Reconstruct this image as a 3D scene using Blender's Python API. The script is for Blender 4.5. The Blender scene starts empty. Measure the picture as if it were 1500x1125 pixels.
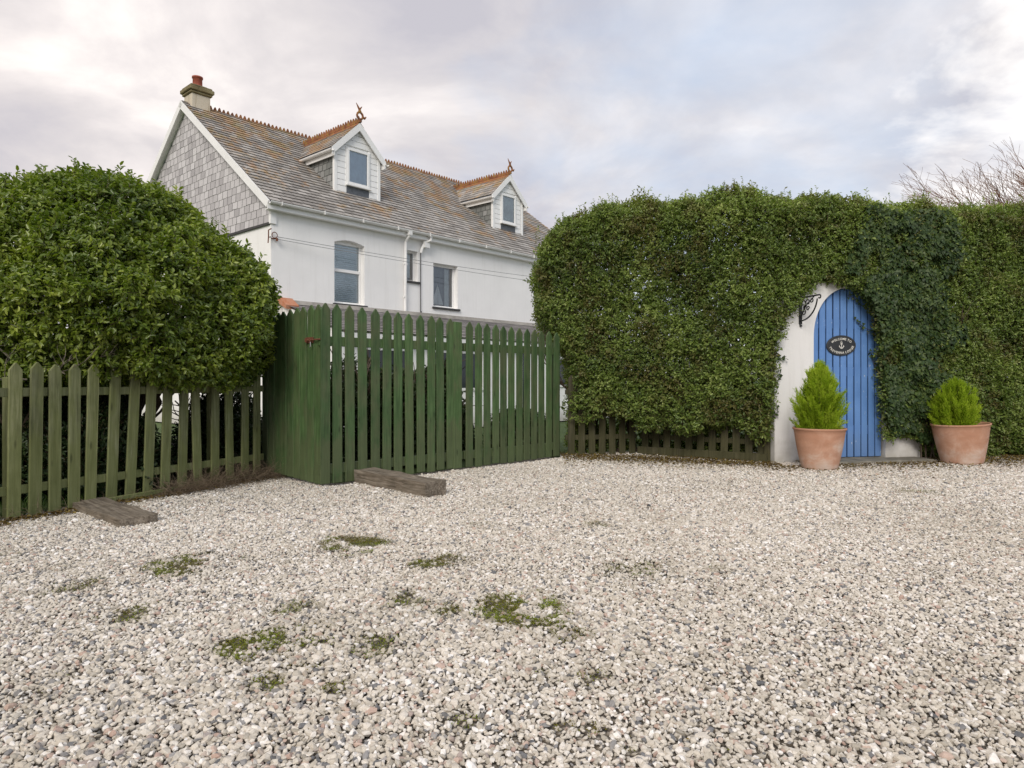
import bpy, bmesh, math, random
import numpy as np
from mathutils import Vector, Matrix, Euler
R = math.radians
random.seed(7); rng = np.random.default_rng(7)
scn = bpy.context.scene
COL = scn.collection

# ------------------------------------------------------------------ camera
cam_d = bpy.data.cameras.new('camera'); cam = bpy.data.objects.new('camera', cam_d); COL.objects.link(cam)
cam_d.lens = 24.0; cam_d.sensor_width = 36.0; cam_d.shift_y = -0.0043
cam_d.clip_start = 0.05; cam_d.clip_end = 3000
CAMZ = 1.1
cam.location = (0, 0, CAMZ); cam.rotation_euler = (R(90), 0, 0)
scn.camera = cam
scn.view_settings.view_transform = 'Standard'; scn.view_settings.look = 'None'
scn.view_settings.exposure = 0.45; scn.view_settings.gamma = 1.0
scn.cycles.max_bounces = 6; scn.cycles.transparent_max_bounces = 12
scn.cycles.sample_clamp_indirect = 6

# ------------------------------------------------------------------ world
SUN_EL, SUN_AZ = R(33), R(-167)      # azimuth measured from +Y towards +X
W = bpy.data.worlds.new('World'); scn.world = W; W.use_nodes = True
nt = W.node_tree; nt.nodes.clear()
def N(t, typ, **kw):
    n = t.nodes.new(typ)
    for k, v in kw.items(): setattr(n, k, v)
    return n
def Lk(t, a, b): t.links.new(a, b)
out = N(nt, 'ShaderNodeOutputWorld'); bg = N(nt, 'ShaderNodeBackground'); bg.inputs['Strength'].default_value = 0.088
sky = N(nt, 'ShaderNodeTexSky', sky_type='NISHITA'); sky.sun_disc = False
sky.sun_elevation = SUN_EL; sky.sun_rotation = SUN_AZ; sky.air_density = 1.2; sky.dust_density = 2.0
tc = N(nt, 'ShaderNodeTexCoord')
sep = N(nt, 'ShaderNodeSeparateXYZ'); Lk(nt, tc.outputs['Generated'], sep.inputs[0])
# project the view direction onto a flat cloud layer so clouds flatten towards the horizon
def M(t, op, a, b=None, clamp=False):
    m = N(t, 'ShaderNodeMath', operation=op); m.use_clamp = clamp
    for i, v in enumerate((a, b)):
        if v is None: continue
        if isinstance(v, (int, float)): m.inputs[i].default_value = v
        else: Lk(t, v, m.inputs[i])
    return m.outputs[0]
den = M(nt, 'ADD', M(nt, 'MAXIMUM', sep.outputs[2], 0.0), 0.35)
cx = M(nt, 'DIVIDE', sep.outputs[0], den); cy = M(nt, 'DIVIDE', sep.outputs[1], den)
cmb = N(nt, 'ShaderNodeCombineXYZ'); Lk(nt, cx, cmb.inputs[0]); Lk(nt, cy, cmb.inputs[1]); Lk(nt, M(nt,'MULTIPLY',sep.outputs[2],1.2), cmb.inputs[2])
def wnoise(scale, detail, rough, off):
    mp = N(nt, 'ShaderNodeMapping'); mp.inputs['Location'].default_value = off; Lk(nt, cmb.outputs[0], mp.inputs[0])
    n = N(nt, 'ShaderNodeTexNoise'); n.inputs['Scale'].default_value = scale; n.inputs['Detail'].default_value = detail
    n.inputs['Roughness'].default_value = rough; n.inputs['Distortion'].default_value = 0.3
    Lk(nt, mp.outputs[0], n.inputs['Vector']); return n.outputs['Fac']
n1 = wnoise(1.5, 6, 0.52, (3.1, 0.4, 0)); n2 = wnoise(2.4, 7, 0.55, (7.7, 2.2, 1.0)); n3 = wnoise(0.8, 3, 0.5, (1.2, 9.2, 3))
def ramp(t, fac, stops, interp='LINEAR'):
    r = N(t, 'ShaderNodeValToRGB'); r.color_ramp.interpolation = interp
    e = r.color_ramp.elements
    while len(e) < len(stops): e.new(0.5)
    for i, (p, c) in enumerate(stops):
        e[i].position = p; e[i].color = (c[0], c[1], c[2], 1) if len(c) == 3 else c
    Lk(t, fac, r.inputs[0]); return r.outputs[0]
def mixc(t, fac, a, b, blend='MIX'):
    m = N(t, 'ShaderNodeMix', data_type='RGBA', blend_type=blend)
    if isinstance(fac, (int, float)): m.inputs[0].default_value = fac
    else: Lk(t, fac, m.inputs[0])
    for i, v in ((6, a), (7, b)):
        if isinstance(v, tuple): m.inputs[i].default_value = (v[0], v[1], v[2], 1)
        else: Lk(t, v, m.inputs[i])
    return m.outputs[2]
cloud = ramp(nt, n2, [(0.34, (5.0, 4.95, 5.5)), (0.48, (6.4, 6.2, 6.4)), (0.58, (7.7, 7.4, 7.45)), (0.68, (9.3, 9.0, 8.8))])
# warmer and pinker air on the left (where the sun sits behind cloud)
side = M(nt, 'MULTIPLY', M(nt, 'ADD', M(nt, 'MULTIPLY', sep.outputs[0], -1.0), 0.35), 0.9, clamp=True)
cloud = mixc(nt, side, cloud, mixc(nt, 1.0, cloud, (1.035, 0.995, 0.965), 'MULTIPLY'))
thin = ramp(nt, M(nt, 'ADD', n1, M(nt, 'MULTIPLY', sep.outputs[0], -0.20)), [(0.30, (1, 1, 1)), (0.50, (0, 0, 0))])
blue = mixc(nt, 0.30, (5.6, 6.7, 8.5), sky.outputs[0])
cs = mixc(nt, M(nt, 'MULTIPLY', thin, 0.68), cloud, blue)
# bright cumulus bank low on the right
vb = N(nt, 'ShaderNodeVectorMath', operation='DOT_PRODUCT'); Lk(nt, tc.outputs['Generated'], vb.inputs[0])
d0 = Vector((0.84, 1.0, 0.30)).normalized(); vb.inputs[1].default_value = d0
bank = M(nt, 'ADD', vb.outputs['Value'], M(nt, 'MULTIPLY', M(nt, 'SUBTRACT', n2, 0.5), 0.08))
bk = ramp(nt, M(nt, 'MULTIPLY', M(nt, 'SUBTRACT', bank, 0.90), 10.0), [(0.775, (0, 0, 0)), (0.885, (1, 1, 1))])
cs = mixc(nt, M(nt, 'MULTIPLY', bk, 0.85), cs, (9.9, 9.6, 9.4))
low = ramp(nt, sep.outputs[2], [(0.0, (1, 1, 1)), (0.22, (0, 0, 0))])
cs = mixc(nt, M(nt, 'MULTIPLY', low, 0.35), cs, (7.6, 7.4, 7.7))
Lk(nt, cs, bg.inputs['Color']); Lk(nt, bg.outputs[0], out.inputs[0])

sun_d = bpy.data.lights.new('sun', 'SUN'); sun_d.energy = 1.5; sun_d.angle = R(24); sun_d.color = (1.0, 0.95, 0.88)
sun = bpy.data.objects.new('sun', sun_d); COL.objects.link(sun)
sd = Vector((math.sin(SUN_AZ) * math.cos(SUN_EL), math.cos(SUN_AZ) * math.cos(SUN_EL), math.sin(SUN_EL)))
sun.rotation_euler = sd.to_track_quat('Z', 'Y').to_euler()

# ------------------------------------------------------------------ materials
def new_mat(name):
    m = bpy.data.materials.new(name); m.use_nodes = True
    return m, m.node_tree, m.node_tree.nodes['Principled BSDF']
def coords(t, kind='Object', scale=(1, 1, 1), rnd=False):
    c = N(t, 'ShaderNodeTexCoord'); mp = N(t, 'ShaderNodeMapping'); mp.inputs['Scale'].default_value = scale
    src = c.outputs[kind]
    if rnd:
        oi = N(t, 'ShaderNodeObjectInfo'); va = N(t, 'ShaderNodeVectorMath', operation='MULTIPLY_ADD')
        cb = N(t, 'ShaderNodeCombineXYZ'); 
        for i in range(3): Lk(t, oi.outputs['Random'], cb.inputs[i])
        Lk(t, cb.outputs[0], va.inputs[0]); va.inputs[1].default_value = (31, 17, 53); Lk(t, src, va.inputs[2]); src = va.outputs[0]
    Lk(t, src, mp.inputs[0]); return mp.outputs[0]
def noise(t, vec, scale, detail=4, rough=0.55, dist=0.0):
    n = N(t, 'ShaderNodeTexNoise'); n.inputs['Scale'].default_value = scale; n.inputs['Detail'].default_value = detail
    n.inputs['Roughness'].default_value = rough; n.inputs['Distortion'].default_value = dist
    Lk(t, vec, n.inputs['Vector']); return n.outputs['Fac']
def bump(t, p, h, strength=0.3, dist=0.01):
    b = N(t, 'ShaderNodeBump'); b.inputs['Strength'].default_value = strength; b.inputs['Distance'].default_value = dist
    Lk(t, h, b.inputs['Height']); Lk(t, b.outputs[0], p.inputs['Normal'])
def attr(t, name, typ='GEOMETRY'):
    a = N(t, 'ShaderNodeAttribute'); a.attribute_name = name; a.attribute_type = typ; return a

def mat_wood(name, c_dark, c_mid, c_light, moss=None, rough=0.75, moss_amt=0.5, spec=0.3, hgreen=0.0):
    m, t, p = new_mat(name)
    v = coords(t, 'Object', (1, 1, 1), True)
    vg = coords(t, 'Object', (28, 28, 1.6), True)
    g = noise(t, vg, 1.6, 6, 0.6, 0.6); b = noise(t, v, 5, 5, 0.6)
    col = ramp(t, g, [(0.28, c_dark), (0.5, c_mid), (0.75, c_light)])
    oi = N(t, 'ShaderNodeObjectInfo')
    tint = ramp(t, oi.outputs['Random'], [(0, (0.8, 0.8, 0.8)), (0.5, (1, 1, 1)), (1, (1.22, 1.2, 1.14))])
    col = mixc(t, 1.0, col, tint, 'MULTIPLY')
    col = mixc(t, 0.8, col, ramp(t, b, [(0.3, (0.75, 0.75, 0.75)), (0.6, (1.08, 1.08, 1.08))]), 'MULTIPLY')
    if moss:
        mk = noise(t, coords(t, 'Object', (3, 3, 1.4), True), 2.2, 5, 0.6)
        gz = N(t, 'ShaderNodeNewGeometry'); sz = N(t, 'ShaderNodeSeparateXYZ'); Lk(t, gz.outputs['Position'], sz.inputs[0])
        lowm = M(t, 'MULTIPLY', M(t, 'SUBTRACT', 0.7, sz.outputs[2]), hgreen, clamp=True)
        mk = M(t, 'ADD', mk, lowm)
        col = mixc(t, M(t, 'MULTIPLY', ramp(t, mk, [(0.45, (0, 0, 0)), (0.62, (1, 1, 1))]), moss_amt), col, moss)
    kn = N(t, 'ShaderNodeTexVoronoi'); kn.inputs['Scale'].default_value = 1.0; Lk(t, coords(t, 'Object', (9, 9, 2.6), True), kn.inputs['Vector'])
    col = mixc(t, M(t, 'MULTIPLY', ramp(t, kn.outputs['Distance'], [(0.05, (1, 1, 1)), (0.13, (0, 0, 0))]), 0.6), col, tuple(0.4 * x for x in c_dark))
    Lk(t, col, p.inputs['Base Color']); p.inputs['Roughness'].default_value = rough; p.inputs['Specular IOR Level'].default_value = spec
    bump(t, p, g, 0.5, 0.004); return m

def mat_leaf(name, stops, rough=0.45, trans=0.25, spec=0.5, clump=1.4, low=None):
    m, t, p = new_mat(name)
    a = attr(t, 'rnd'); g = N(t, 'ShaderNodeNewGeometry')
    cl = noise(t, g.outputs['Position'], clump, 4, 0.6)
    f = M(t, 'ADD', M(t, 'MULTIPLY', a.outputs['Fac'], 0.6), M(t, 'MULTIPLY', M(t, 'SUBTRACT', cl, 0.3), 1.0), clamp=True)
    col = ramp(t, f, stops)
    if low:   # old brown leaves in loose patches
        bn = noise(t, g.outputs['Position'], 2.3, 3, 0.5)
        mk = M(t, 'MULTIPLY', ramp(t, bn, [(0.50, (0, 0, 0)), (0.64, (1, 1, 1))]), M(t, 'GREATER_THAN', a.outputs['Fac'], 0.40))
        col = mixc(t, M(t, 'MULTIPLY', mk, 0.75), col, low)
    Lk(t, col, p.inputs['Base Color']); p.inputs['Roughness'].default_value = rough; p.inputs['Specular IOR Level'].default_value = spec
    tr = N(t, 'ShaderNodeBsdfTranslucent'); Lk(t, mixc(t, 1.0, col, (1.3, 1.5, 0.6), 'MULTIPLY'), tr.inputs['Color'])
    mx = N(t, 'ShaderNodeMixShader'); mx.inputs[0].default_value = trans
    o = t.nodes['Material Output']; Lk(t, p.outputs[0], mx.inputs[1]); Lk(t, tr.outputs[0], mx.inputs[2]); Lk(t, mx.outputs[0], o.inputs[0])
    return m
def mat_plain(name, c, rough=0.5, metal=0.0, var=0.15, scale=8, bumpy=0.0, spec=0.5, kind='Object'):
    m, t, p = new_mat(name)
    n = noise(t, coords(t, kind), scale, 5, 0.6)
    lo = tuple(x * (1 - var) for x in c); hi = tuple(min(1, x * (1 + var)) for x in c)
    Lk(t, ramp(t, n, [(0.3, lo), (0.7, hi)]), p.inputs['Base Color'])
    p.inputs['Roughness'].default_value = rough; p.inputs['Metallic'].default_value = metal; p.inputs['Specular IOR Level'].default_value = spec
    if bumpy: bump(t, p, n, bumpy, 0.01)
    return m
MT = {}
MT['green'] = mat_wood('green_stained_wood', (0.028, 0.056, 0.018), (0.058, 0.108, 0.036), (0.100, 0.162, 0.066), (0.105, 0.108, 0.055), 0.62, 0.5, 0.35, 0.3)
MT['grey'] = mat_wood('weathered_green_grey_wood', (0.088, 0.098, 0.046), (0.172, 0.185, 0.090), (0.28, 0.285, 0.165), (0.15, 0.17, 0.055), 0.85, 0.5, 0.2, 0.45)
MT['oldgrey'] = mat_wood('old_hedge_fence_wood', (0.035, 0.032, 0.022), (0.075, 0.068, 0.045), (0.13, 0.115, 0.075), (0.06, 0.06, 0.02), 0.9, 0.5, 0.2, 0.3)
MT['sleeper'] = mat_wood('sleeper_wood', (0.045, 0.036, 0.028), (0.12, 0.098, 0.075), (0.24, 0.205, 0.165), (0.07, 0.065, 0.04), 0.9, 0.3, 0.2)
MT['leaf_hedge'] = mat_leaf('privet_leaf', [(0.0, (0.038, 0.066, 0.018)), (0.3, (0.105, 0.160, 0.036)), (0.62, (0.225, 0.30, 0.065)), (1.0, (0.46, 0.51, 0.18))], 0.40, 0.34, 0.45, 1.9, (0.13, 0.095, 0.035))
MT['leaf_shrub'] = mat_leaf('glossy_shrub_leaf', [(0.0, (0.044, 0.078, 0.014)), (0.35, (0.115, 0.172, 0.024)), (0.7, (0.245, 0.305, 0.042)), (1.0, (0.44, 0.48, 0.09))], 0.34, 0.32, 0.6, 1.5)
MT['leaf_ivy'] = mat_leaf('ivy_leaf', [(0.0, (0.015, 0.032, 0.009)), (0.5, (0.036, 0.066, 0.017)), (1.0, (0.100, 0.135, 0.036))], 0.5, 0.12, 0.3, 2.0)
MT['leaf_cyp'] = mat_leaf('golden_cypress_spray', [(0.0, (0.17, 0.27, 0.012)), (0.5, (0.32, 0.44, 0.022)), (1.0, (0.55, 0.64, 0.07))], 0.6, 0.35, 0.25, 6.0)
MT['leaf_dark'] = mat_leaf('dark_bush_leaf', [(0.0, (0.012, 0.026, 0.010)), (0.6, (0.03, 0.055, 0.015)), (1.0, (0.07, 0.09, 0.02))], 0.5, 0.15, 0.4, 2.0)
MT['litter'] = mat_leaf('fallen_leaf', [(0.0, (0.06, 0.032, 0.014)), (0.45, (0.13, 0.085, 0.025)), (0.8, (0.24, 0.18, 0.05)), (1.0, (0.33, 0.28, 0.08))], 0.7, 0.1, 0.2, 4)
MT['dry'] = mat_leaf('dry_stem', [(0.0, (0.09, 0.06, 0.04)), (0.5, (0.20, 0.15, 0.10)), (1.0, (0.36, 0.29, 0.20))], 0.8, 0.1, 0.2, 4)
MT['moss'] = mat_leaf('moss', [(0.0, (0.17, 0.12, 0.045)), (0.3, (0.16, 0.14, 0.03)), (0.65, (0.19, 0.22, 0.032)), (1.0, (0.30, 0.38, 0.05))], 0.9, 0.15, 0.1, 5)
MT['grass'] = mat_leaf('grass_blade', [(0.0, (0.03, 0.06, 0.012)), (0.5, (0.06, 0.12, 0.02)), (1.0, (0.13, 0.19, 0.04))], 0.6, 0.3, 0.3, 2)
MT['bark'] = mat_plain('bark', (0.10, 0.075, 0.055), 0.9, 0, 0.35, 20, 0.5, 0.2)
MT['twig'] = mat_plain('bare_twig', (0.20, 0.11, 0.07), 0.85, 0, 0.3, 6, 0, 0.2)
MT['stem'] = mat_plain('sprig_stem', (0.17, 0.13, 0.075), 0.8, 0, 0.3, 6, 0, 0.2)
MT['palewood'] = mat_plain('pale_bare_branch', (0.22, 0.19, 0.15), 0.85, 0, 0.3, 12, 0, 0.2)
MT['upvc'] = mat_plain('white_plastic', (0.86, 0.85, 0.83), 0.35, 0, 0.04, 3)
MT['gutter'] = mat_plain('white_gutter', (0.82, 0.805, 0.78), 0.45, 0, 0.08, 5)
MT['sillm'] = mat_plain('dark_slate_sill', (0.05, 0.048, 0.048), 0.7)
MT['lead'] = mat_plain('lead_flashing', (0.10, 0.11, 0.125), 0.6, 0, 0.3, 14)
MT['iron'] = mat_plain('black_iron', (0.018, 0.018, 0.018), 0.45, 0.3, 0.2)
MT['rust'] = mat_plain('rusty_steel', (0.17, 0.065, 0.035), 0.8, 0.2, 0.5, 40)
MT['galv'] = mat_plain('galvanised_steel', (0.34, 0.34, 0.33), 0.5, 0.6, 0.2, 30)
MT['dark'] = mat_plain('dark_interior', (0.03, 0.032, 0.035), 0.8)
MT['blind'] = mat_plain('pale_blind', (0.74, 0.83, 0.86), 0.6, 0, 0.05, 3)
MT['curtain'] = mat_plain('sheer_curtain', (0.78, 0.81, 0.80), 0.8, 0, 0.15, 6)
MT['room'] = mat_plain('blue_dusk_blind', (0.70, 0.80, 0.92), 0.7, 0, 0.12, 4)
MT['dusk'] = mat_plain('dim_room_wall', (0.20, 0.235, 0.27), 0.8)
MT['sail'] = mat_plain('white_sail', (0.8, 0.8, 0.78), 0.8, 0, 0.03)
MT['letter'] = mat_plain('cream_lettering', (0.70, 0.68, 0.62), 0.6, 0, 0.05)
MT['signface'] = mat_plain('slate_sign', (0.028, 0.030, 0.033), 0.5, 0, 0.2, 20)
MT['soil'] = mat_plain('soil', (0.035, 0.025, 0.018), 0.95, 0, 0.4, 30, 0.6)
MT['potred'] = mat_plain('red_clay', (0.34, 0.085, 0.05), 0.7, 0, 0.2, 12)
MT['cable'] = mat_plain('grey_cable', (0.25, 0.25, 0.25), 0.6)

def render_wall(name, c, dirt=(0.45, 0.42, 0.36), lowdirt=True, streak=0.25, top=0.5):
    m, t, p = new_mat(name)
    v = coords(t, 'Object'); n = noise(t, v, 1.1, 6, 0.6); nf = noise(t, v, 42, 4, 0.7)
    st = noise(t, coords(t, 'Object', (5, 5, 0.35)), 1.6, 6, 0.62)
    col = ramp(t, n, [(0.3, tuple(x * 0.95 for x in c)), (0.7, tuple(min(1, x * 1.03) for x in c))])
    col = mixc(t, M(t, 'MULTIPLY', ramp(t, st, [(0.52, (0, 0, 0)), (0.8, (1, 1, 1))]), streak), col, dirt)
    if lowdirt:
        s = N(t, 'ShaderNodeSeparateXYZ'); Lk(t, v, s.inputs[0])
        lo = M(t, 'ADD', s.outputs[2], M(t, 'MULTIPLY', M(t, 'SUBTRACT', noise(t, v, 6, 5, 0.6), 0.5), 0.5))
        col = mixc(t, M(t, 'MULTIPLY', ramp(t, lo, [(0.0, (1, 1, 1)), (top, (0, 0, 0))]), 0.65), col, (0.33, 0.31, 0.25))
    Lk(t, col, p.inputs['Base Color']); p.inputs['Roughness'].default_value = 0.85; p.inputs['Specular IOR Level'].default_value = 0.2
    bump(t, p, M(t, 'ADD', M(t, 'MULTIPLY', nf, 0.35), noise(t, v, 3, 4, 0.5)), 0.35, 0.012); return m
MT['render'] = render_wall('white_masonry_paint', (0.90, 0.885, 0.865), streak=0.2)
MT['gwall'] = render_wall('old_white_limewash', (0.80, 0.78, 0.76), streak=0.3, top=0.35)
MT['cladding'] = render_wall('white_cladding', (0.90, 0.895, 0.885), lowdirt=False, streak=0.15)

def mat_slate(name, stops, lichen=0.0, sc=1.1):
    m, t, p = new_mat(name)
    a = attr(t, 'rnd'); v = coords(t, 'Object')
    col = ramp(t, a.outputs['Fac'], stops)
    fine = noise(t, v, 22, 5, 0.7)
    col = mixc(t, 0.7 if lichen else 0.25, col, ramp(t, fine, [(0.3, (0.72, 0.72, 0.72)), (0.7, (1.15, 1.15, 1.15))]), 'MULTIPLY')
    if lichen:
        l1 = noise(t, coords(t, 'Object', (1.0, 0.75, 0.75)), sc, 5, 0.65); l2 = noise(t, v, 6, 6, 0.75)
        s = N(t, 'ShaderNodeSeparateXYZ'); Lk(t, v, s.inputs[0])
        up = M(t, 'MULTIPLY', M(t, 'SUBTRACT', s.outputs[2], 6.4), 0.028)
        f = M(t, 'ADD', M(t, 'ADD', M(t, 'MULTIPLY', l1, 0.62), M(t, 'MULTIPLY', l2, 0.38)), up)
        f = M(t, 'ADD', f, M(t, 'MULTIPLY', M(t, 'SUBTRACT', a.outputs['Fac'], 0.5), 0.05))
        hue = ramp(t, noise(t, v, 2.5, 3, 0.6), [(0.35, (0.27, 0.21, 0.06)), (0.5, (0.42, 0.22, 0.06)), (0.68, (0.34, 0.19, 0.10))])
        col = mixc(t, M(t, 'MULTIPLY', ramp(t, f, [(0.50, (0, 0, 0)), (0.57, (1, 1, 1))]), lichen), col, hue)
    Lk(t, col, p.inputs['Base Color']); p.inputs['Roughness'].default_value = 0.62; p.inputs['Specular IOR Level'].default_value = 0.35
    bump(t, p, fine, 0.3 if lichen else 0.08, 0.01); return m
MT['roof'] = mat_slate('roof_slate', [(0, (0.25, 0.23, 0.21)), (0.5, (0.36, 0.335, 0.305)), (1, (0.47, 0.44, 0.405))], 0.7, 1.9)
MT['gslate'] = mat_slate('hung_slate', [(0, (0.39, 0.37, 0.375)), (0.5, (0.52, 0.495, 0.50)), (1, (0.62, 0.595, 0.60))], 0)
MT['cheek'] = mat_slate('dormer_cheek_slate', [(0, (0.17, 0.175, 0.165)), (0.5, (0.23, 0.235, 0.22)), (1, (0.29, 0.29, 0.28))], 0)
MT['lroof'] = mat_slate('extension_slate', [(0, (0.20, 0.185, 0.18)), (0.5, (0.28, 0.26, 0.25)), (1, (0.36, 0.33, 0.31))], 0.3)
def mat_terra(name, a, b, c, lichen=(0.30, 0.20, 0.05)):
    m, t, p = new_mat(name); v = coords(t, 'Object')
    col = ramp(t, noise(t, v, 4.5, 6, 0.7), [(0.3, a), (0.5, b), (0.7, c)])
    col = mixc(t, M(t, 'MULTIPLY', ramp(t, noise(t, v, 9, 5, 0.7), [(0.5, (0, 0, 0)), (0.6, (1, 1, 1))]), 0.7), col, lichen)
    Lk(t, col, p.inputs['Base Color']); p.inputs['Roughness'].default_value = 0.85; p.inputs['Specular IOR Level'].default_value = 0.2
    return m
MT['ridge'] = mat_terra('terracotta_ridge', (0.11, 0.05, 0.03), (0.27, 0.11, 0.055), (0.40, 0.17, 0.08))
def mat_pot():
    m, t, p = new_mat('bloomed_terracotta'); v = coords(t, 'Object', (1, 1, 1), True)
    n = noise(t, v, 4.0, 6, 0.65, 0.4); n2_ = noise(t, coords(t, 'Object', (3, 3, 9), True), 1.5, 5, 0.6)
    s = N(t, 'ShaderNodeSeparateXYZ'); c = N(t, 'ShaderNodeTexCoord'); Lk(t, c.outputs['Object'], s.inputs[0])
    f = M(t, 'ADD', M(t, 'MULTIPLY', M(t, 'SUBTRACT', 0.50, s.outputs[2]), 1.1), M(t, 'MULTIPLY', M(t, 'SUBTRACT', n, 0.5), 2.2))
    col = ramp(t, f, [(0.0, (0.47, 0.25, 0.16)), (0.3, (0.53, 0.31, 0.215)), (0.65, (0.60, 0.44, 0.35)), (1.0, (0.64, 0.55, 0.49))])
    col = mixc(t, 0.5, col, ramp(t, n2_, [(0.3, (0.78, 0.76, 0.74)), (0.7, (1.12, 1.12, 1.12))]), 'MULTIPLY')
    Lk(t, col, p.inputs['Base Color']); p.inputs['Roughness'].default_value = 0.8; p.inputs['Specular IOR Level'].default_value = 0.25
    bump(t, p, n, 0.15, 0.01); return m
MT['pot'] = mat_pot()
def mat_blue():
    m, t, p = new_mat('blue_gloss_paint'); v = coords(t, 'Object')
    n = noise(t, coords(t, 'Object', (22, 22, 1.2)), 1.5, 5, 0.6); n2_ = noise(t, v, 2.5, 5, 0.6)
    col = ramp(t, n2_, [(0.3, (0.10, 0.22, 0.49)), (0.7, (0.15, 0.30, 0.62))])
    col = mixc(t, 0.5, col, ramp(t, n, [(0.3, (0.85, 0.86, 0.88)), (0.7, (1.08, 1.08, 1.06))]), 'MULTIPLY')
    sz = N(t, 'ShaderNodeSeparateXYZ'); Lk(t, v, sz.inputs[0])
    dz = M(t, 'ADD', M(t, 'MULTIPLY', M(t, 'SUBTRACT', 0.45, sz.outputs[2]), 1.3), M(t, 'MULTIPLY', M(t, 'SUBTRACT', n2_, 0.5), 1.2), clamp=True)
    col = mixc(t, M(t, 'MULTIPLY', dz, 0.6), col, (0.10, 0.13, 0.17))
    ch = noise(t, coords(t, 'Object', (30, 30, 9)), 1.6, 3, 0.5)
    col = mixc(t, ramp(t, ch, [(0.72, (0, 0, 0)), (0.735, (1, 1, 1))]), col, (0.62, 0.62, 0.6))
    Lk(t, col, p.inputs['Base Color']); p.inputs['Roughness'].default_value = 0.42
    bump(t, p, n, 0.25, 0.003); return m
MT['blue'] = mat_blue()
def mat_glass():
    m, t, p = new_mat('window_glass'); t.nodes.remove(p)
    tr = N(t, 'ShaderNodeBsdfTransparent'); tr.inputs[0].default_value = (0.86, 0.90, 0.92, 1)
    gl = N(t, 'ShaderNodeBsdfGlossy'); gl.inputs['Roughness'].default_value = 0.03
    lw = N(t, 'ShaderNodeFresnel'); lw.inputs['IOR'].default_value = 1.55
    mx = N(t, 'ShaderNodeMixShader'); Lk(t, M(t, 'ADD', lw.outputs[0], 0.11, clamp=True), mx.inputs[0]); Lk(t, tr.outputs[0], mx.inputs[1]); Lk(t, gl.outputs[0], mx.inputs[2])
    Lk(t, mx.outputs[0], t.nodes['Material Output'].inputs[0]); return m
MT['glass'] = mat_glass()
def mat_stack():
    m, t, p = new_mat('mossy_chimney'); v = coords(t, 'Object')
    n = noise(t, v, 3, 6, 0.65)
    Lk(t, ramp(t, n, [(0.35, (0.10, 0.085, 0.04)), (0.5, (0.19, 0.15, 0.075)), (0.65, (0.27, 0.24, 0.13))]), p.inputs['Base Color']); p.inputs['Roughness'].default_value = 0.95
    bump(t, p, noise(t, v, 14, 5, 0.6), 0.6, 0.02); return m
MT['stack'] = mat_stack()
MT['stackwall'] = render_wall('weathered_cream_render', (0.60, 0.53, 0.42), dirt=(0.20, 0.14, 0.05), lowdirt=False, streak=0.95)

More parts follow.
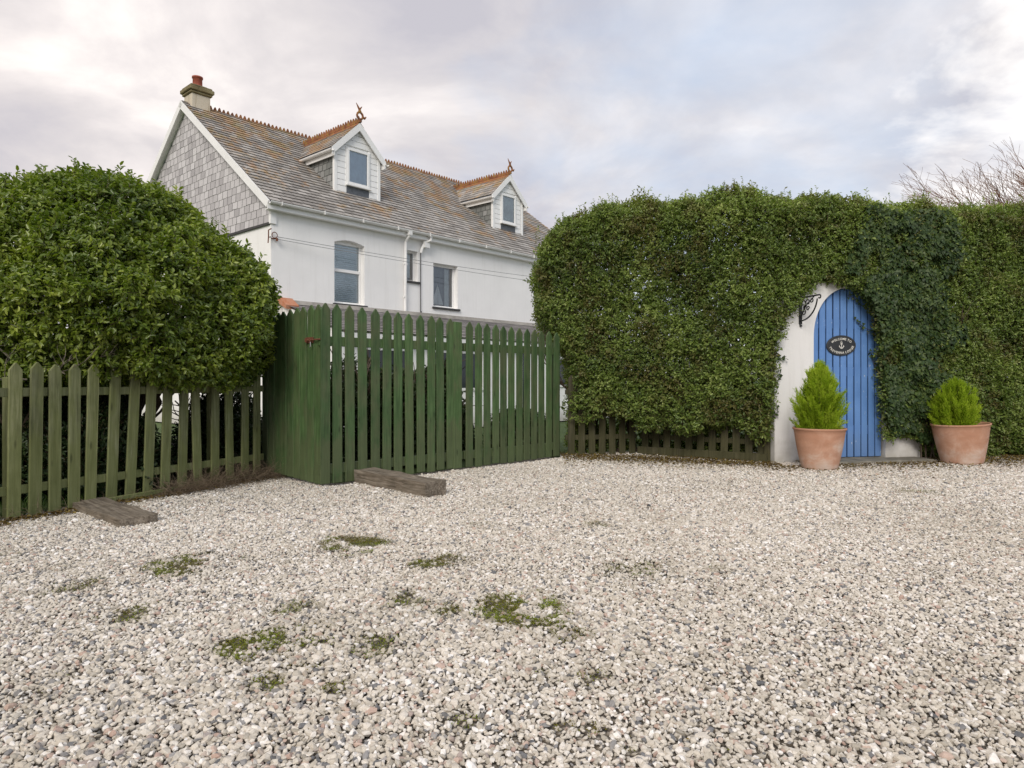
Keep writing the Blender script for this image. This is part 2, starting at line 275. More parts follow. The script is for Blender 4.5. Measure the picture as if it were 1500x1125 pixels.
# ------------------------------------------------------------------ mesh helpers
class MB:
    def __init__(s): s.v = []; s.f = []
    def add(s, vs, fs):
        o = len(s.v); s.v += [tuple(v) for v in vs]; s.f += [tuple(i + o for i in f) for f in fs]; return s
    def box(s, c, d, rot=None):
        x, y, z = [q / 2 for q in d]
        vs = [Vector(p) for p in ((-x,-y,-z),(x,-y,-z),(x,y,-z),(-x,y,-z),(-x,-y,z),(x,-y,z),(x,y,z),(-x,y,z))]
        if rot is not None: vs = [rot @ v for v in vs]
        vs = [v + Vector(c) for v in vs]
        return s.add(vs, [(0,3,2,1),(4,5,6,7),(0,1,5,4),(1,2,6,5),(2,3,7,6),(3,0,4,7)])
    def b2(s, x0, x1, y0, y1, z0, z1): return s.box(((x0+x1)/2, (y0+y1)/2, (z0+z1)/2), (x1-x0, y1-y0, z1-z0))
    def prism(s, poly, fn, a, b):
        """poly: 2-D points; fn(p,q,h)->3-D; extruded from h=a to h=b"""
        n = len(poly)
        vs = [fn(p, q, a) for p, q in poly] + [fn(p, q, b) for p, q in poly]
        return s.add(vs, [tuple(range(n))[::-1], tuple(range(n, 2*n))] + [(i, (i+1) % n, n + (i+1) % n, n + i) for i in range(n)])
    def tube(s, pts, r, sides=8, closed=False):
        pts = [Vector(p) for p in pts]; n = len(pts); vs = []
        rr = r if isinstance(r, (list, tuple)) else [r] * n
        up = Vector((0, 0, 1)); prev = None
        for i, p in enumerate(pts):
            a = pts[i-1] if (i > 0 or closed) else pts[0]; b = pts[(i+1) % n] if (i < n-1 or closed) else pts[-1]
            t = (b - a).normalized()
            if prev is None:
                x = t.cross(up)
                if x.length < 1e-3: x = t.cross(Vector((0, 1, 0)))
                x.normalize()
            else:
                x = prev - t * prev.dot(t); x.normalize()
            prev = x; y = t.cross(x)
            for k in range(sides):
                an = 2 * math.pi * k / sides; vs.append(p + (x * math.cos(an) + y * math.sin(an)) * rr[i])
        fs = []
        for i in range(n if closed else n-1):
            j = (i+1) % n
            for k in range(sides):
                l = (k+1) % sides; fs.append((i*sides+k, i*sides+l, j*sides+l, j*sides+k))
        if not closed: fs += [tuple(range(sides))[::-1], tuple(range((n-1)*sides, n*sides))]
        return s.add(vs, fs)
    def lathe(s, prof, n=48, c=(0, 0, 0)):
        vs = [(c[0] + r*math.cos(2*math.pi*k/n), c[1] + r*math.sin(2*math.pi*k/n), c[2] + z) for r, z in prof for k in range(n)]
        fs = [(i*n+k, i*n+(k+1) % n, (i+1)*n+(k+1) % n, (i+1)*n+k) for i in range(len(prof)-1) for k in range(n)]
        return s.add(vs, fs)
    def build(s, name, mat, parent=None, loc=None, rot=None, smooth=False, bevel=0.0, rnd=False):
        me = bpy.data.meshes.new(name); me.from_pydata(s.v, [], s.f)
        bm = bmesh.new(); bm.from_mesh(me); bmesh.ops.recalc_face_normals(bm, faces=bm.faces)
        if bevel:
            es = [e for e in bm.edges if len(e.link_faces) == 2 and e.calc_face_angle(0) > 0.6]
            bmesh.ops.bevel(bm, geom=es, offset=bevel, segments=1, affect='EDGES', clamp_overlap=True)
        bm.to_mesh(me); bm.free()
        return link(name, me, mat, parent, loc, rot, smooth)
def link(name, me, mat, parent=None, loc=None, rot=None, smooth=False):
    if mat is not None: me.materials.append(MT[mat] if isinstance(mat, str) else mat)
    if smooth: me.polygons.foreach_set('use_smooth', [True] * len(me.polygons))
    o = bpy.data.objects.new(name, me); COL.objects.link(o)
    if parent: o.parent = parent
    if loc is not None: o.location = loc
    if rot is not None: o.rotation_euler = rot
    return o
def empty(name, label, cat, loc=(0, 0, 0), rz=0, group=None):
    o = bpy.data.objects.new(name, None); COL.objects.link(o); o.location = loc; o.rotation_euler = (0, 0, rz)
    o.empty_display_size = 0.2
    return tag(o, label, cat, group)
def tag(o, label=None, cat=None, group=None, kind=None):
    if label: o['label'] = label
    if cat: o['category'] = cat
    if group: o['group'] = group
    if kind: o['kind'] = kind
    return o
def np_mesh(name, V, F, rnd=None, flat=False):
    """V (n,3), F (m,k) all the same k"""
    me = bpy.data.meshes.new(name); m, k = F.shape
    me.vertices.add(len(V)); me.vertices.foreach_set('co', np.ascontiguousarray(V, dtype=np.float32).ravel())
    me.loops.add(m * k); me.loops.foreach_set('vertex_index', np.ascontiguousarray(F, dtype=np.int32).ravel())
    me.polygons.add(m); me.polygons.foreach_set('loop_start', np.arange(0, m * k, k, dtype=np.int32))
    me.update(calc_edges=True)
    if flat:
        a = me.attributes.new('sharp_face', 'BOOLEAN', 'FACE'); a.data.foreach_set('value', np.ones(m, dtype=bool))
    if rnd is not None:
        a = me.attributes.new('rnd', 'FLOAT', 'FACE'); a.data.foreach_set('value', np.ascontiguousarray(rnd, dtype=np.float32))
    return me
def merge(parts):
    Vs, Fs, Rs, o = [], [], [], 0
    for V, F, r in parts:
        Vs.append(V); Fs.append(F + o); Rs.append(r); o += len(V)
    return np.concatenate(Vs), np.concatenate(Fs), np.concatenate(Rs)
def nrm(a): return a / np.maximum(np.linalg.norm(a, axis=-1, keepdims=True), 1e-9)
_T = np.random.default_rng(3).random((64, 64, 64))
def vnoise(P, scale, seed=0):
    q = P * scale + seed * 17.31 + 1000; i = np.floor(q).astype(int); f = q - i; f = f * f * (3 - 2 * f); r = 0
    for dx in (0, 1):
        for dy in (0, 1):
            for dz in (0, 1):
                w = (f[:, 0] if dx else 1 - f[:, 0]) * (f[:, 1] if dy else 1 - f[:, 1]) * (f[:, 2] if dz else 1 - f[:, 2])
                r = r + w * _T[(i[:, 0] + dx) % 64, (i[:, 1] + dy) % 64, (i[:, 2] + dz) % 64]
    return r - 0.5
def leaves(P, T, Nn, L, Wd, rnd, fold=0.25):
    """hexagonal folded leaf: 6 verts, 2 quads"""
    T = nrm(T); B = nrm(np.cross(Nn, T)); Nn = np.cross(T, B)
    L = L[:, None]; Wd = Wd[:, None]; f = Wd * fold
    v0 = P; v3 = P + T * L - Nn * L * 0.12
    l1 = P + T * L * 0.30 + B * Wd * 0.46 + Nn * f; l2 = P + T * L * 0.72 + B * Wd * 0.36 + Nn * f * 0.6
    r1 = P + T * L * 0.30 - B * Wd * 0.46 + Nn * f; r2 = P + T * L * 0.72 - B * Wd * 0.36 + Nn * f * 0.6
    V = np.stack([v0, l1, l2, v3, r2, r1], 1).reshape(-1, 3); n = len(P); b = (np.arange(n) * 6)[:, None]
    F = np.concatenate([b + np.array([[0, 1, 2, 3]]), b + np.array([[0, 3, 4, 5]])], 1).reshape(-1, 4)
    return V, F, np.repeat(rnd, 2)
def ribbons(A, Bp, ra, rb, rnd):
    """thin 3-sided straight stems"""
    T = nrm(Bp - A); x = nrm(np.cross(T, np.array([0.3, 0.5, 0.81]))); y = np.cross(T, x); rings = []
    for P, r in ((A, ra), (Bp, rb)):
        for k in range(3):
            an = 2.0944 * k; rings.append(P + (x * math.cos(an) + y * math.sin(an)) * np.reshape(r, (-1, 1)))
    V = np.stack(rings, 1).reshape(-1, 3); b = (np.arange(len(A)) * 6)[:, None]
    F = np.concatenate([b + np.array([[k, (k+1) % 3, 3 + (k+1) % 3, 3 + k]]) for k in range(3)], 1).reshape(-1, 4)
    return V, F, np.repeat(rnd, 3)
def sprigs(C, D, n_leaf, length, leafL, leafW, r, spread=0.9):
    """leafy shoots: C base, D direction. returns leaf parts and stem parts"""
    n = len(C); D = nrm(D); parts = []
    shade = r.random(n)
    ln = length * (0.6 + 0.8 * r.random(n))
    for k in range(n_leaf):
        t = (k + 0.6) / n_leaf
        P = C + D * (ln * t)[:, None]
        side = nrm(np.cross(D, r.normal(size=(n, 3))))
        T = nrm(D * 0.55 + side * spread); Nn = nrm(np.cross(T, np.cross(D, T)) * -1 + r.normal(size=(n, 3)) * 0.35)
        Nn = np.where(Nn[:, 2:3] < -0.1, -Nn, Nn)
        s = 0.7 + 0.6 * r.random(n)
        parts.append(leaves(P, T, Nn, leafL * s, leafW * s, np.clip(0.65 * shade + 0.35 * r.random(n), 0, 1)))
    st = ribbons(C, C + D * ln[:, None], np.full(n, 0.0022), np.full(n, 0.001), shade)
    return merge(parts), st

# =================================================================== SETTING
GY = 0.0
g = MB(); g.add([(-400, -400, -0.03), (400, -400, -0.03), (400, 900, -0.03), (-400, 900, -0.03)], [(0, 1, 2, 3)])
def mat_lawn():
    m, t, p = new_mat('lawn'); v = coords(t, 'Object'); n = noise(t, v, 0.6, 6, 0.6); n2_ = noise(t, v, 60, 4, 0.7)
    col = mixc(t, 0.8, ramp(t, n, [(0.3, (0.045, 0.085, 0.018)), (0.7, (0.085, 0.135, 0.03))]), ramp(t, n2_, [(0.3, (0.6, 0.6, 0.6)), (0.7, (1.3, 1.3, 1.2))]), 'MULTIPLY')
    Lk(t, col, p.inputs['Base Color']); p.inputs['Roughness'].default_value = 0.9; bump(t, p, n2_, 0.8, 0.03); return m
MT['lawn'] = mat_lawn()
tag(g.build('ground', 'lawn'), kind='structure')

def mat_bed():
    m, t, p = new_mat('gravel_bed'); v = coords(t, 'Object')
    vo = N(t, 'ShaderNodeTexVoronoi'); vo.inputs['Scale'].default_value = 52; Lk(t, v, vo.inputs['Vector'])
    sp = N(t, 'ShaderNodeSeparateColor'); Lk(t, vo.outputs['Color'], sp.inputs[0])
    col = ramp(t, sp.outputs[0], [(0.0, (0.10, 0.095, 0.09)), (0.25, (0.26, 0.235, 0.20)), (1.0, (0.50, 0.46, 0.41))])
    dk = ramp(t, vo.outputs['Distance'], [(0.2, (1, 1, 1)), (0.65, (0.42, 0.38, 0.32))])
    Lk(t, mixc(t, 1.0, col, dk, 'MULTIPLY'), p.inputs['Base Color']); p.inputs['Roughness'].default_value = 0.9
    bump(t, p, M(t, 'MULTIPLY', vo.outputs['Distance'], -1.0), 1.0, 0.012); return m
MT['bed'] = mat_bed()
def hY(X):   # front face of the hedge
    return np.interp(X, [-1, 0.2, 1.0, 2.2, 3.3, 4.2, 6.0, 9.0, 14.0], [9.9, 9.85, 9.7, 9.35, 8.85, 8.98, 9.35, 10.0, 11.0])
bed_poly = [(-9, -6), (14, -6), (14, 12.0), (9, 10.9), (6.5, 10.2), (4.2, 10.0), (2.4, 10.6), (0.9, 10.2), (-1.9, 7.3), (-2.75, 7.95), (-3.05, 7.55), (-4.1, 5.2), (-7.4, -1.9)]
b = MB(); b.add([(x, y, -0.012) for x, y in bed_poly], [tuple(range(len(bed_poly)))])
tag(b.build('gravel_bed', 'bed'), kind='structure')

# ---- gravel stones: one object, instanced
def in_poly(X, Y, poly):
    ins = np.zeros(len(X), bool); n = len(poly)
    for i in range(n):
        x0, y0 = poly[i]; x1, y1 = poly[(i+1) % n]
        c = ((y0 > Y) != (y1 > Y)); xi = (x1 - x0) * (Y - y0) / ((y1 - y0) if y1 != y0 else 1e-9) + x0
        ins ^= c & (X < xi)
    return ins
def gpt(px, py):   # photo pixel on the ground plane -> world
    d = 1000 * CAMZ / (py - 556.0); return ((px - 750) / 1000 * d, d)
PATCH = [(760, 897, .22, 1.0), (735, 885, .13, .8), (800, 912, .16, .8), (835, 930, .12, .5), (520, 798, .24, .9), (505, 790, .18, .5), (540, 803, .12, .8), (650, 823, .16, .9), (612, 826, .1, .6),
         (270, 828, .22, .8), (245, 833, .12, .7), (120, 860, .2, .5), (15, 815, .15, .6), (930, 835, .25, .5), (352, 948, .10, .9), (370, 958, .10, .8), (400, 935, .16, .5), (440, 935, .25, .45),
         (205, 897, .16, .6), (150, 900, .12, .5), (430, 895, .12, .6), (600, 880, .16, .6), (650, 895, .10, .6), (885, 1078, .07, .7), (912, 1085, .06, .9), (1065, 1108, .05, .6), (830, 1070, .06, .5),
         (550, 945, .14, .6), (590, 955, .1, .4), (450, 980, .12, .5), (395, 1000, .09, .5), (680, 1055, .06, .6), (1050, 835, .12, .3), (1340, 720, .3, .4), (875, 768, .12, .6), (700, 770, .2, .35), (490, 1010, .06, .5),
         (800, 990, .1, .4), (870, 995, .08, .5), (60, 1005, .15, .3), (160, 1078, .08, .5), (800, 870, .12, .5), (1040, 1045, .05, .3), (345, 820, .1, .4), (90, 830, .1, .4)]
def moss_amt(X, Y):
    m = np.zeros(len(X))
    for px, py, r, a in PATCH:
        cx_, cy_ = gpt(px, py); d = np.sqrt((X - cx_) ** 2 + ((Y - cy_) / 1.25) ** 2) / (r * 1.08)
        m = np.maximum(m, a * np.clip(1.25 - d, 0, 1))
    P3 = np.stack([X, Y, X * 0], 1)
    return m * np.clip(0.9 + vnoise(P3, 8, 1) * 2.4 + vnoise(P3, 24, 2) * 1.6, 0, 1.6)
def band(Y): return 1
sp = 0.0144
gx, gy = np.meshgrid(np.arange(-7.5, 9.6, sp), np.arange(1.0, 10.6, sp)); X = gx.ravel(); Y = gy.ravel()
X = X + rng.uniform(-.5, .5, len(X)) * sp * 1.1; Y = Y + rng.uniform(-.5, .5, len(Y)) * sp * 1.1
keep = (np.abs(X) < Y * 0.77 + 0.75) & in_poly(X, Y, bed_poly) & ~(((X + 1.96) * .673 + (Y - 7.05) * .7396 > 0.06) & ((X + 1.96) * .7125 - (Y - 7.05) * -.7017 < 5.2) & (X < 0.7) & ((X + 1.96) * -.7017 + (Y - 7.05) * .7125 > -0.05))
# far stones are thinned a little where they merge anyway
keep &= (Y < 5.5) | (rng.random(len(X)) < 0.80)
X, Y = X[keep], Y[keep]
ms = moss_amt(X, Y); k2 = rng.random(len(X)) > np.clip(ms * 1.1 - 0.10, 0, 0.88); X, Y, ms = X[k2], Y[k2], ms[k2]
n = len(X); P3 = np.stack([X, Y, X * 0], 1)
und = vnoise(P3, 1.3, 5) * 0.02 + vnoise(P3, 5, 6) * 0.009
size = np.clip(rng.lognormal(math.log(0.0087), 0.27, n), 0.005, 0.020) * (1 + 0.25 * (vnoise(P3, 1.0, 9) + 0.1))
sc3 = np.stack([size * rng.uniform(0.85, 1.35, n), size * rng.uniform(0.75, 1.1, n), size * rng.uniform(0.45, 0.72, n)], 1)
rot = np.stack([rng.normal(0, 0.45, n), rng.normal(0, 0.45, n), rng.uniform(0, 6.283, n)], 1)
Z = und + rng.uniform(-0.005, 0.005, n) + 0.001
gm = bpy.data.meshes.new('gravel'); gm.vertices.add(n); gm.vertices.foreach_set('co', np.stack([X, Y, Z], 1).astype(np.float32).ravel())
for nm, arr, ty, key in (('srot', rot, 'FLOAT_VECTOR', 'vector'), ('sscl', sc3, 'FLOAT_VECTOR', 'vector'), ('rnd', rng.random(n), 'FLOAT', 'value'), ('moss', np.clip(ms, 0, 1), 'FLOAT', 'value')):
    a = gm.attributes.new(nm, ty, 'POINT'); a.data.foreach_set(key, arr.astype(np.float32).ravel())
def mat_stone():
    m, t, p = new_mat('gravel_stone'); a = attr(t, 'rnd', 'INSTANCER'); mo = attr(t, 'moss', 'INSTANCER')
    v = coords(t, 'Object', (1, 1, 1)); gg = N(t, 'ShaderNodeNewGeometry')
    col = ramp(t, a.outputs['Fac'], [(0.0, (0.13, 0.135, 0.145)), (0.04, (0.24, 0.24, 0.245)), (0.08, (0.37, 0.36, 0.35)), (0.11, (0.48, 0.35, 0.29)), (0.14, (0.60, 0.49, 0.42)), (0.17, (0.42, 0.39, 0.33)),
        (0.30, (0.56, 0.52, 0.45)), (0.42, (0.69, 0.65, 0.575)), (0.52, (0.55, 0.505, 0.43)), (0.62, (0.76, 0.72, 0.655)), (0.72, (0.62, 0.575, 0.50)), (0.82, (0.71, 0.67, 0.60)), (0.90, (0.80, 0.77, 0.72)), (0.96, (0.88, 0.865, 0.84))])
    n = noise(t, gg.outputs['Position'], 130, 4, 0.65)
    col = mixc(t, 0.55, col, ramp(t, n, [(0.3, (0.70, 0.67, 0.63)), (0.62, (1.12, 1.12, 1.12))]), 'MULTIPLY')
    col = mixc(t, M(t, 'MULTIPLY', mo.outputs['Fac'], 0.45, clamp=True), col, (0.17, 0.14, 0.065))
    pn = noise(t, gg.outputs['Position'], 0.7, 4, 0.6)
    col = mixc(t, 1.0, col, ramp(t, pn, [(0.3, (0.88, 0.86, 0.83)), (0.7, (1.05, 1.04, 1.04))]), 'MULTIPLY')
    Lk(t, col, p.inputs['Base Color']); p.inputs['Roughness'].default_value = 0.75; p.inputs['Specular IOR Level'].default_value = 0.3
    return m
MT['stone'] = mat_stone()
go = bpy.data.objects.new('gravel', gm); COL.objects.link(go); tag(go, kind='stuff', label='pale grey and cream gravel stones covering the yard', cat='gravel')
ng = bpy.data.node_groups.new('scatter_stones', 'GeometryNodeTree')
ng.interface.new_socket('Geometry', in_out='INPUT', socket_type='NodeSocketGeometry'); ng.interface.new_socket('Geometry', in_out='OUTPUT', socket_type='NodeSocketGeometry')
gi = N(ng, 'NodeGroupInput'); gout = N(ng, 'NodeGroupOutput'); jn = N(ng, 'GeometryNodeJoinGeometry')
for k in range(9):
    ic = N(ng, 'GeometryNodeMeshIcoSphere'); ic.inputs['Subdivisions'].default_value = 1 if k < 6 else 2
    rv = N(ng, 'FunctionNodeRandomValue', data_type='FLOAT_VECTOR'); am = 0.36 if k < 6 else 0.27
    rv.inputs[0].default_value = (-am, -am, -am); rv.inputs[1].default_value = (am, am, am); rv.inputs['Seed'].default_value = k + 3
    spn = N(ng, 'GeometryNodeSetPosition'); Lk(ng, ic.outputs['Mesh'], spn.inputs['Geometry']); Lk(ng, rv.outputs[0], spn.inputs['Offset'])
    ch = N(ng, 'GeometryNodeConvexHull'); Lk(ng, spn.outputs[0], ch.inputs[0])
    sm = N(ng, 'GeometryNodeSetMaterial'); sm.inputs['Material'].default_value = MT['stone']; Lk(ng, ch.outputs[0], sm.inputs['Geometry'])
    g2i = N(ng, 'GeometryNodeGeometryToInstance'); Lk(ng, sm.outputs[0], g2i.inputs[0]); Lk(ng, g2i.outputs[0], jn.inputs[0])
iop = N(ng, 'GeometryNodeInstanceOnPoints'); Lk(ng, gi.outputs[0], iop.inputs['Points']); Lk(ng, jn.outputs[0], iop.inputs['Instance']); iop.inputs['Pick Instance'].default_value = True
for nm, sock in (('srot', 'Rotation'), ('sscl', 'Scale')):
    na = N(ng, 'GeometryNodeInputNamedAttribute', data_type='FLOAT_VECTOR'); na.inputs['Name'].default_value = nm; Lk(ng, na.outputs[0], iop.inputs[sock])
Lk(ng, iop.outputs[0], gout.inputs[0])
md = go.modifiers.new('scatter', 'NODES'); md.node_group = ng
print('stones', n)

# ---- moss growing between the stones
mx_, my_, mr_ = [], [], []
for px, py, r, a in PATCH:
    c_ = gpt(px, py); k = int(42000 * a * r * r * 3.6)
    mx_.append(c_[0] + rng.uniform(-1.5, 1.5, k) * r); my_.append(c_[1] + rng.uniform(-1.9, 1.9, k) * r)
X = np.concatenate(mx_); Y = np.concatenate(my_); ms = moss_amt(X, Y); kk = ms > 0.30 + 0.3 * rng.random(len(X)); X, Y = X[kk], Y[kk]; n = len(X)
P3 = np.stack([X, Y, 0 * X], 1); P = np.stack([X, Y, 0.002 + rng.uniform(0, 0.010, n) + vnoise(P3, 30, 4) * 0.008], 1)
T = np.stack([rng.normal(0, 1, n), rng.normal(0, 1, n), rng.uniform(0.1, 1.0, n)], 1)
V, F, r_ = leaves(P, T, rng.normal(size=(n, 3)) * 0.5 + np.array([0, 0, 1.0]), rng.uniform(0.005, 0.010, n), rng.uniform(0.003, 0.006, n), np.clip(rng.random(n) * .6 + vnoise(P3, 6, 77) * 1.1 + .25, 0, 1))
tag(link('moss', np_mesh('moss', V, F, r_), 'moss'), 'low patches of green and brown moss in the gravel', 'moss', kind='stuff')

# =================================================================== HEDGE AND IVY
def hedge_d(P, nseed=0):
    X, Y, Z = P.T; w = Y - hY(X)
    top = np.interp(X, [0.2, 0.7, 1.2, 1.9, 2.9, 3.7, 4.3, 5.2, 7, 12], [3.30, 3.42, 3.50, 3.58, 3.58, 3.54, 3.50, 3.46, 3.54, 3.6])
    bot = np.interp(X, [0.7, 1.8, 3.0, 3.36, 3.47, 3.60, 3.75, 3.95, 4.10, 4.35, 4.60, 4.80, 4.93, 5.00, 5.06, 5.6, 5.72, 6.2], [0.58, 0.55, 0.42, 0.36, 1.55, 1.85, 2.12, 2.36, 2.46, 2.44, 2.40, 2.26, 1.85, 1.0, 0.32, 0.33, 0.06, 0.04])
    XL = np.interp(Z, [0, 1.4, 1.75, 2.1, 2.6, 3.2, 3.7], [0.92, 0.87, 0.62, 0.42, 0.37, 0.52, 0.95])
    th = 1.35
    front = w - 0.10 * np.clip(1.2 - Z, 0, 1) * (X > 5.2) - 0.03
    rt = 0.28   # rounding of the top edges
    a = np.maximum(rt - (top - Z), 0); bq = np.maximum(rt - np.minimum(front, th - w), 0); c = np.maximum(rt - (X - XL), 0)
    d = np.minimum(np.minimum(np.minimum(top - Z, front), th - w), X - XL)
    cr = (a > 0) & ((bq > 0) | (c > 0)); d = np.where(cr, rt - np.sqrt(a * a + bq * bq + c * c), d)
    bot = np.where((Y > np.interp(X, [.78, 1.88, 3.4], [9.85, 10.15, 9.07]) + .22) & (X < 3.35) & (X > 0.9), 0.08, bot)
    d = np.minimum(d, (Z - bot) * 0.8)
    d = np.where((X > 3.44) & (X < 5.75) & (Y > 8.98 + (X - 3.47) * 0.2126) & (Y < 9.36 + (X - 3.47) * 0.2126) & (Z < 2.3), -1, d)   # the wall stands here
    am = np.where((X > 3.2) & (X < 5.2) & (Z < 2.7), 0.45, 1.0)
    return d + (vnoise(P, 1.3, nseed) * 0.13 + vnoise(P, 3.6, nseed + 1) * 0.22 + vnoise(P, 8, nseed + 2) * 0.13) * am
def sample_hedge(n, lo, hi, depthk, r, p_in=0.06):
    P = r.uniform(lo, hi, (n, 3)); P[:, 1] += hY(P[:, 0])
    d = hedge_d(P); pr = np.where(d > 0, np.exp(-d / depthk) + p_in, 0)
    gap = vnoise(P, 2.6, 11); pr *= np.where((gap < -0.30) & (P[:, 2] < 3.0), 0.45, 1.0)
    k = r.random(n) < pr; return P[k], d[k]
P, d = sample_hedge(1500000, (0.0, -0.2, 0.0), (9.8, 1.5, 4.0), 0.085, rng, 0.045)
# the far side and what lies off to the right need fewer leaves
w = P[:, 1] - hY(P[:, 0]); k = (w < 0.75) | (rng.random(len(P)) < 0.5); k &= (P[:, 0] < 8.3) | (rng.random(len(P)) < 0.6); P = P[k]; n = len(P); print('hedge sprigs', n)
e = 0.06; G = np.stack([hedge_d(P + np.eye(3)[i] * e) - hedge_d(P - np.eye(3)[i] * e) for i in range(3)], 1); O = -nrm(G)
D = O + np.array([0, 0, 0.55]) + rng.normal(size=(n, 3)) * 0.55
(lv, st) = sprigs(P - nrm(D) * 0.03, D, 6, 0.10, 0.037, 0.021, rng)
# shoots standing proud of the clipped top
m_ = 900; Xs = rng.uniform(0.35, 9.5, m_); Ps = np.stack([Xs, hY(Xs) + rng.uniform(0.05, 1.0, m_), np.full(m_, 3.95)], 1)
for _ in range(26):
    out_ = hedge_d(Ps) < -0.01; Ps[out_, 2] -= 0.03
vig = np.clip(vnoise(Ps, 1.1, 21) + 0.55, 0.15, 1); kk = rng.random(m_) < vig * np.where(Xs < 4.3, 1, 0.55); Ps = Ps[kk]; vig = vig[kk]; m_ = len(Ps)
lv2, st2 = sprigs(Ps, np.array([0, 0, 1.0]) + rng.normal(size=(m_, 3)) * 0.25, 9, 0.17, 0.036, 0.017, rng, 0.8)
hedge = empty('hedge', 'tall clipped green hedge arching over the blue door beside the green gate', 'hedge', (1.8, 9.9, 0))
def rel(V, o): return V - np.array(o)
V, F, r_ = merge([lv, lv2]); cz = V[F[:, 0]]; r_ = np.clip(r_ + np.clip((cz[:, 2] - 3.15) * .6, 0, .3), 0, 1)   # paler towards the clipped top: fresh growth, and skylight put into the tint
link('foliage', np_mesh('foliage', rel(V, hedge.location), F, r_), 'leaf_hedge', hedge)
V, F, r_ = merge([st, st2]); link('sprig_stems', np_mesh('sprig_stems', rel(V, hedge.location), F, r_), 'stem', hedge)
tb = MB(); rr = random.Random(5)
def limb(tb, p, dirn, r, L, depth, rr, wob=0.25, kids=3, up=0.25, sides=5, shrink=0.62):
    pts = [Vector(p)]; d = Vector(dirn).normalized(); segs = 4
    for i in range(segs):
        d = (d + Vector((rr.gauss(0, wob), rr.gauss(0, wob), rr.gauss(0, wob) + up * 0.3))).normalized(); pts.append(pts[-1] + d * (L / segs))
    tb.tube(pts, [r * (1 - 0.45 * i / segs) for i in range(segs + 1)], sides)
    if depth > 0:
        for k in range(kids):
            j = rr.choice([2, 3, 4]); dd = (d + Vector((rr.gauss(0, .6), rr.gauss(0, .6), rr.gauss(0, .4) + up))).normalized()
            limb(tb, pts[j], dd, r * 0.55, L * shrink, depth - 1, rr, wob, kids, up, max(3, sides - 1), shrink)
for k in range(16):
    x = 1.0 + k * 0.30 if k < 8 else 5.7 + (k - 8) * 0.42
    y = float(hY(x)) + 0.8 + rr.uniform(-.15, .25)
    limb(tb, (x - 1.8, y - 9.9, -0.03), (rr.gauss(0, .12), 0.05 + rr.gauss(0, .1), 1), 0.035, 1.15, 3, rr, 0.12, 4, 0.5)
tb.build('trunks', 'bark', hedge)

# ivy
def ivy_leaves(P, T, Nn, S, rnd):
    T = nrm(T); B = nrm(np.cross(Nn, T)); Nn = np.cross(T, B)
    prof = [(0, 0), (0.50, 0.05), (0.34, 0.36), (0, 1.0), (-0.34, 0.36), (-0.50, 0.05)]
    S = S[:, None]; V = np.stack([P + (B * u + T * (v - 0.1)) * S + Nn * S * (0.12 * abs(u)) for u, v in prof], 1).reshape(-1, 3)
    b_ = (np.arange(len(P)) * 6)[:, None]
    F = np.concatenate([b_ + np.array([[0, 1, 2, 3]]), b_ + np.array([[0, 3, 4, 5]])], 1).reshape(-1, 4); return V, F, np.repeat(rnd, 2)
ni = 300000
P = rng.uniform((4.25, -0.30, 0.25), (6.6, 0.35, 3.45), (ni, 3)); P[:, 1] += hY(P[:, 0]); d = hedge_d(P)
xr = np.interp(P[:, 2], [0.2, 1.0, 2.0, 2.6, 3.4], [5.75, 5.95, 6.15, 6.3, 6.1]) + vnoise(P, 2.5, 31) * 0.7
xl = np.interp(P[:, 2], [0.2, 1.9, 2.3, 2.6, 3.4], [4.9, 4.83, 4.55, 4.4, 4.8]) + vnoise(P, 3.5, 33) * 0.35
zb = np.interp(P[:, 0], [4.2, 4.6, 4.9, 5.02, 5.1, 5.5, 5.62, 5.8], [2.42, 2.38, 1.7, 0.6, 0.38, 0.36, 0.1, 0.05]) + vnoise(P, 6, 35) * 0.12
fz_ = np.clip(np.minimum.reduce([(xr - P[:, 0]) / .55, (P[:, 0] - xl) / .25, (3.55 - P[:, 2]) / .5]), 0, 1); k = (rng.random(ni) < fz_ ** .7) & (vnoise(P, 3.2, 37) < .27) & (d > -0.05) & (d < 0.07) & (P[:, 0] < xr) & (P[:, 0] > xl) & (P[:, 2] > zb); P = P[k]; n = len(P); print('ivy', n)
S_ = rng.uniform(0.035, 0.065, n)
lvI = ivy_leaves(P + np.array([0, -0.03, 0]), np.array([0, -0.2, -1.0]) + rng.normal(size=(n, 3)) * 0.5, np.array([0, -1, 0.45]) + rng.normal(size=(n, 3)) * 0.35, S_, rng.random(n))
ivy = empty('ivy', 'dark ivy climbing over the wall and hedge right of the blue door', 'ivy', (5.15, 9.35, 0))
# runners creeping over the door edge
rp, rd = [], []; tb = MB()
for (x0, z0, pts) in [(4.98, 2.0, [(-.10, .06), (-.22, .12), (-.34, .22), (-.42, .24)]), (5.0, 1.75, [(-.08, .03), (-.17, .05), (-.27, .12), (-.33, .2)]), (5.02, 1.2, [(-.05, .1), (-.09, .22), (-.1, .3)]), (3.42, 1.0, [(.08, .08), (.12, .2), (.1, .3)]), (3.40, .55, [(.05, .08), (.1, .12), (.08, .25)]), (3.42, 1.35, [(.06, .05), (.14, .02), (.2, .06)])]:
    pl = [Vector((x0, 0, z0))] + [Vector((x0 + a_, 0, z0 + b_)) for a_, b_ in pts]
    for v in pl: v.y = 9.02 + (v.x - 3.47) * 0.2126 - 0.035 + (0.06 if x0 > 4 else 0)
    MB().tube([v - Vector(ivy.location) for v in pl], 0.004, 4).build('stem', 'bark', ivy)
    for i in range(len(pl) - 1):
        for q in (0.2, 0.45, .7, 0.95):
            rp.append(pl[i].lerp(pl[i+1], q)); 
